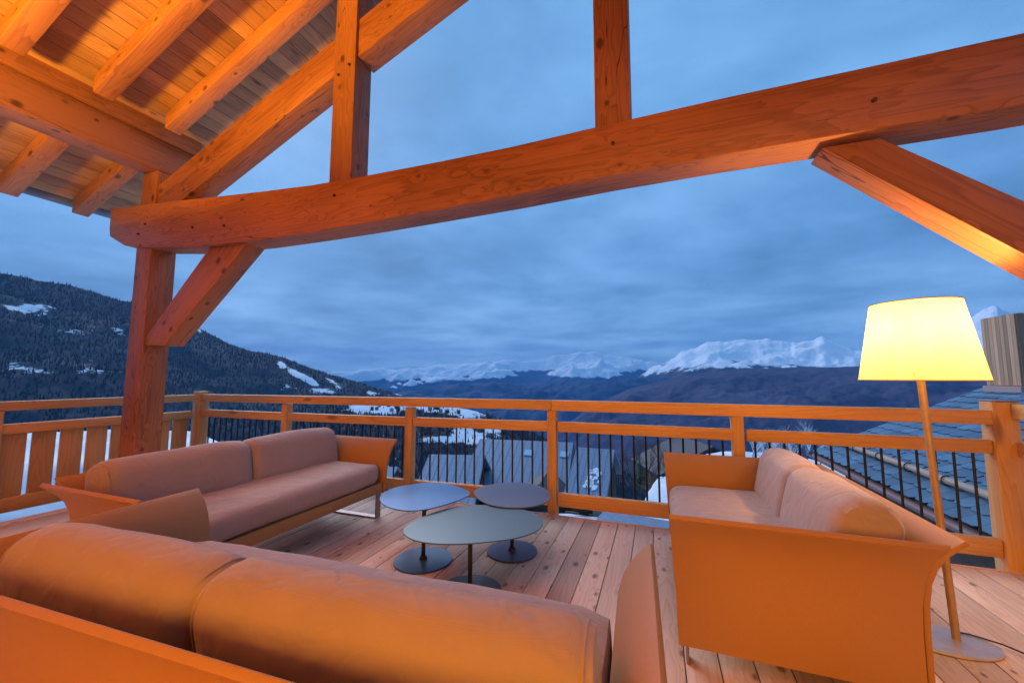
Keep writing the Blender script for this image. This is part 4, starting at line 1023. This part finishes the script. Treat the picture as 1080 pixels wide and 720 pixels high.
# ------------------------------------------------------------------ haze
import os
HZ = float(os.environ.get('HZ', '1'))
if HZ > 0:
    bm = bmesh.new(); add_box(bm, (-20000, -20000, -1000), (20000, 20000, 1500)); me = bm_mesh(bm, 'haze')
    m = bpy.data.materials.new('haze_air'); m.use_nodes = True; nt = m.node_tree; nt.nodes.clear(); out = nt.nodes.new('ShaderNodeOutputMaterial')
    pv = nt.nodes.new('ShaderNodeVolumePrincipled'); pv.inputs['Color'].default_value = (.16, .47, 1, 1); pv.inputs['Density'].default_value = 5e-5 * HZ; pv.inputs['Anisotropy'].default_value = .1
    nt.links.new(pv.outputs[0], out.inputs['Volume']); hz = link('haze', me, m); tag(hz, kind='stuff', label='blue evening haze filling the valley')

# ------------------------------------------------------------------ sky, sun and the house lights
w = bpy.data.worlds.new('World'); sc.world = w; w.use_nodes = True; nt = w.node_tree; nt.nodes.clear()
out = nt.nodes.new('ShaderNodeOutputWorld'); bg = nt.nodes.new('ShaderNodeBackground'); nt.links.new(bg.outputs[0], out.inputs[0])
SEL, SAZ = R(36), R(-48)
sk = nt.nodes.new('ShaderNodeTexSky'); sk.sky_type = 'NISHITA'; sk.sun_disc = False; sk.sun_elevation = SEL; sk.sun_rotation = SAZ; sk.air_density = 1.5; sk.dust_density = 1; sk.ozone_density = 3
tc = nd(nt, 'TexCoord'); sp = nd(nt, 'SeparateXYZ'); nt.links.new(tc.outputs['Generated'], sp.inputs[0])
zc = math_(nt, 'ADD', math_(nt, 'MAXIMUM', sp.outputs[2], 0.0), .09)
dv = nd(nt, 'CombineXYZ'); nt.links.new(math_(nt, 'DIVIDE', sp.outputs[0], zc), dv.inputs[0]); nt.links.new(math_(nt, 'DIVIDE', sp.outputs[1], zc), dv.inputs[1])
n1 = nd(nt, 'TexNoise', i_Scale=.7, i_Detail=6.0, i_Roughness=.5, i_Distortion=.4); nt.links.new(dv.outputs[0], n1.inputs['Vector'])
n2 = nd(nt, 'TexNoise', i_Scale=2.4, i_Detail=8.0, i_Roughness=.55, i_Distortion=.3); nt.links.new(dv.outputs[0], n2.inputs['Vector'])
f = math_(nt, 'ADD', math_(nt, 'MULTIPLY', n1.outputs[0], .76), math_(nt, 'MULTIPLY', n2.outputs[0], .24))
cl = ramp(nt, f, [(.34, (.07, .19, .38)), (.46, (.105, .265, .53)), (.55, (.145, .335, .63)), (.67, (.205, .43, .79))]).outputs[0]
hor = ramp(nt, sp.outputs[2], [(0, (2.1, 1.7, 1.45)), (.04, (1.75, 1.5, 1.3)), (.11, (1.2, 1.1, 1.04)), (.25, (.92, .93, .95)), (.42, (1, 1, 1)), (.7, (1.12, 1.1, 1.06)), (1, (1.1, 1.1, 1.1))]).outputs[0]
cl = mixc(nt, 1.0, cl, hor, 'MULTIPLY')
skc = mixc(nt, 1.0, sk.outputs[0], (.07, .07, .07), 'MULTIPLY')
fin = mixc(nt, .93, skc, cl)
bg.inputs['Strength'].default_value = 1.0
nt.links.new(fin, bg.inputs[0])
sun = bpy.data.lights.new('sun', 'SUN'); sun.energy = 1.45; sun.angle = R(40); sun.color = (.88, .88, 1)
so = bpy.data.objects.new('sun', sun); C.objects.link(so)
dirv = Vector((math.sin(SAZ) * math.cos(SEL), math.cos(SAZ) * math.cos(SEL), math.sin(SEL)))
so.rotation_euler = dirv.to_track_quat('Z', 'Y').to_euler()
def light(name, loc, tgt, e, sx_, sy_, col):
    l = bpy.data.lights.new(name, 'AREA'); l.shape = 'RECTANGLE'; l.size = sx_; l.size_y = sy_; l.energy = e; l.color = col
    o = bpy.data.objects.new(name, l); C.objects.link(o); o.location = loc; o.rotation_euler = (Vector(loc) - Vector(tgt)).to_track_quat('Z', 'Y').to_euler(); return o
WARM = (1, .40, .012)
light('house_doorway_light', (.2, -2.3, 1.45), (-.1, .9, .1), 36, 3.2, 1.4, WARM).data.spread = R(100)
light('house_wall_uplight', (-3.3, -1.5, 2.1), (-3.5, -.7, 4.4), 330, .6, .4, (1, .48, .04)).data.spread = R(125)

sc.render.engine = 'CYCLES'
sc.view_settings.view_transform = 'Standard'; sc.view_settings.look = 'None'; sc.view_settings.exposure = .5; sc.view_settings.gamma = 1
sc.cycles.max_bounces = 6; sc.cycles.volume_bounces = 0; sc.cycles.use_denoising = True
sc.cycles.sample_clamp_indirect = 6
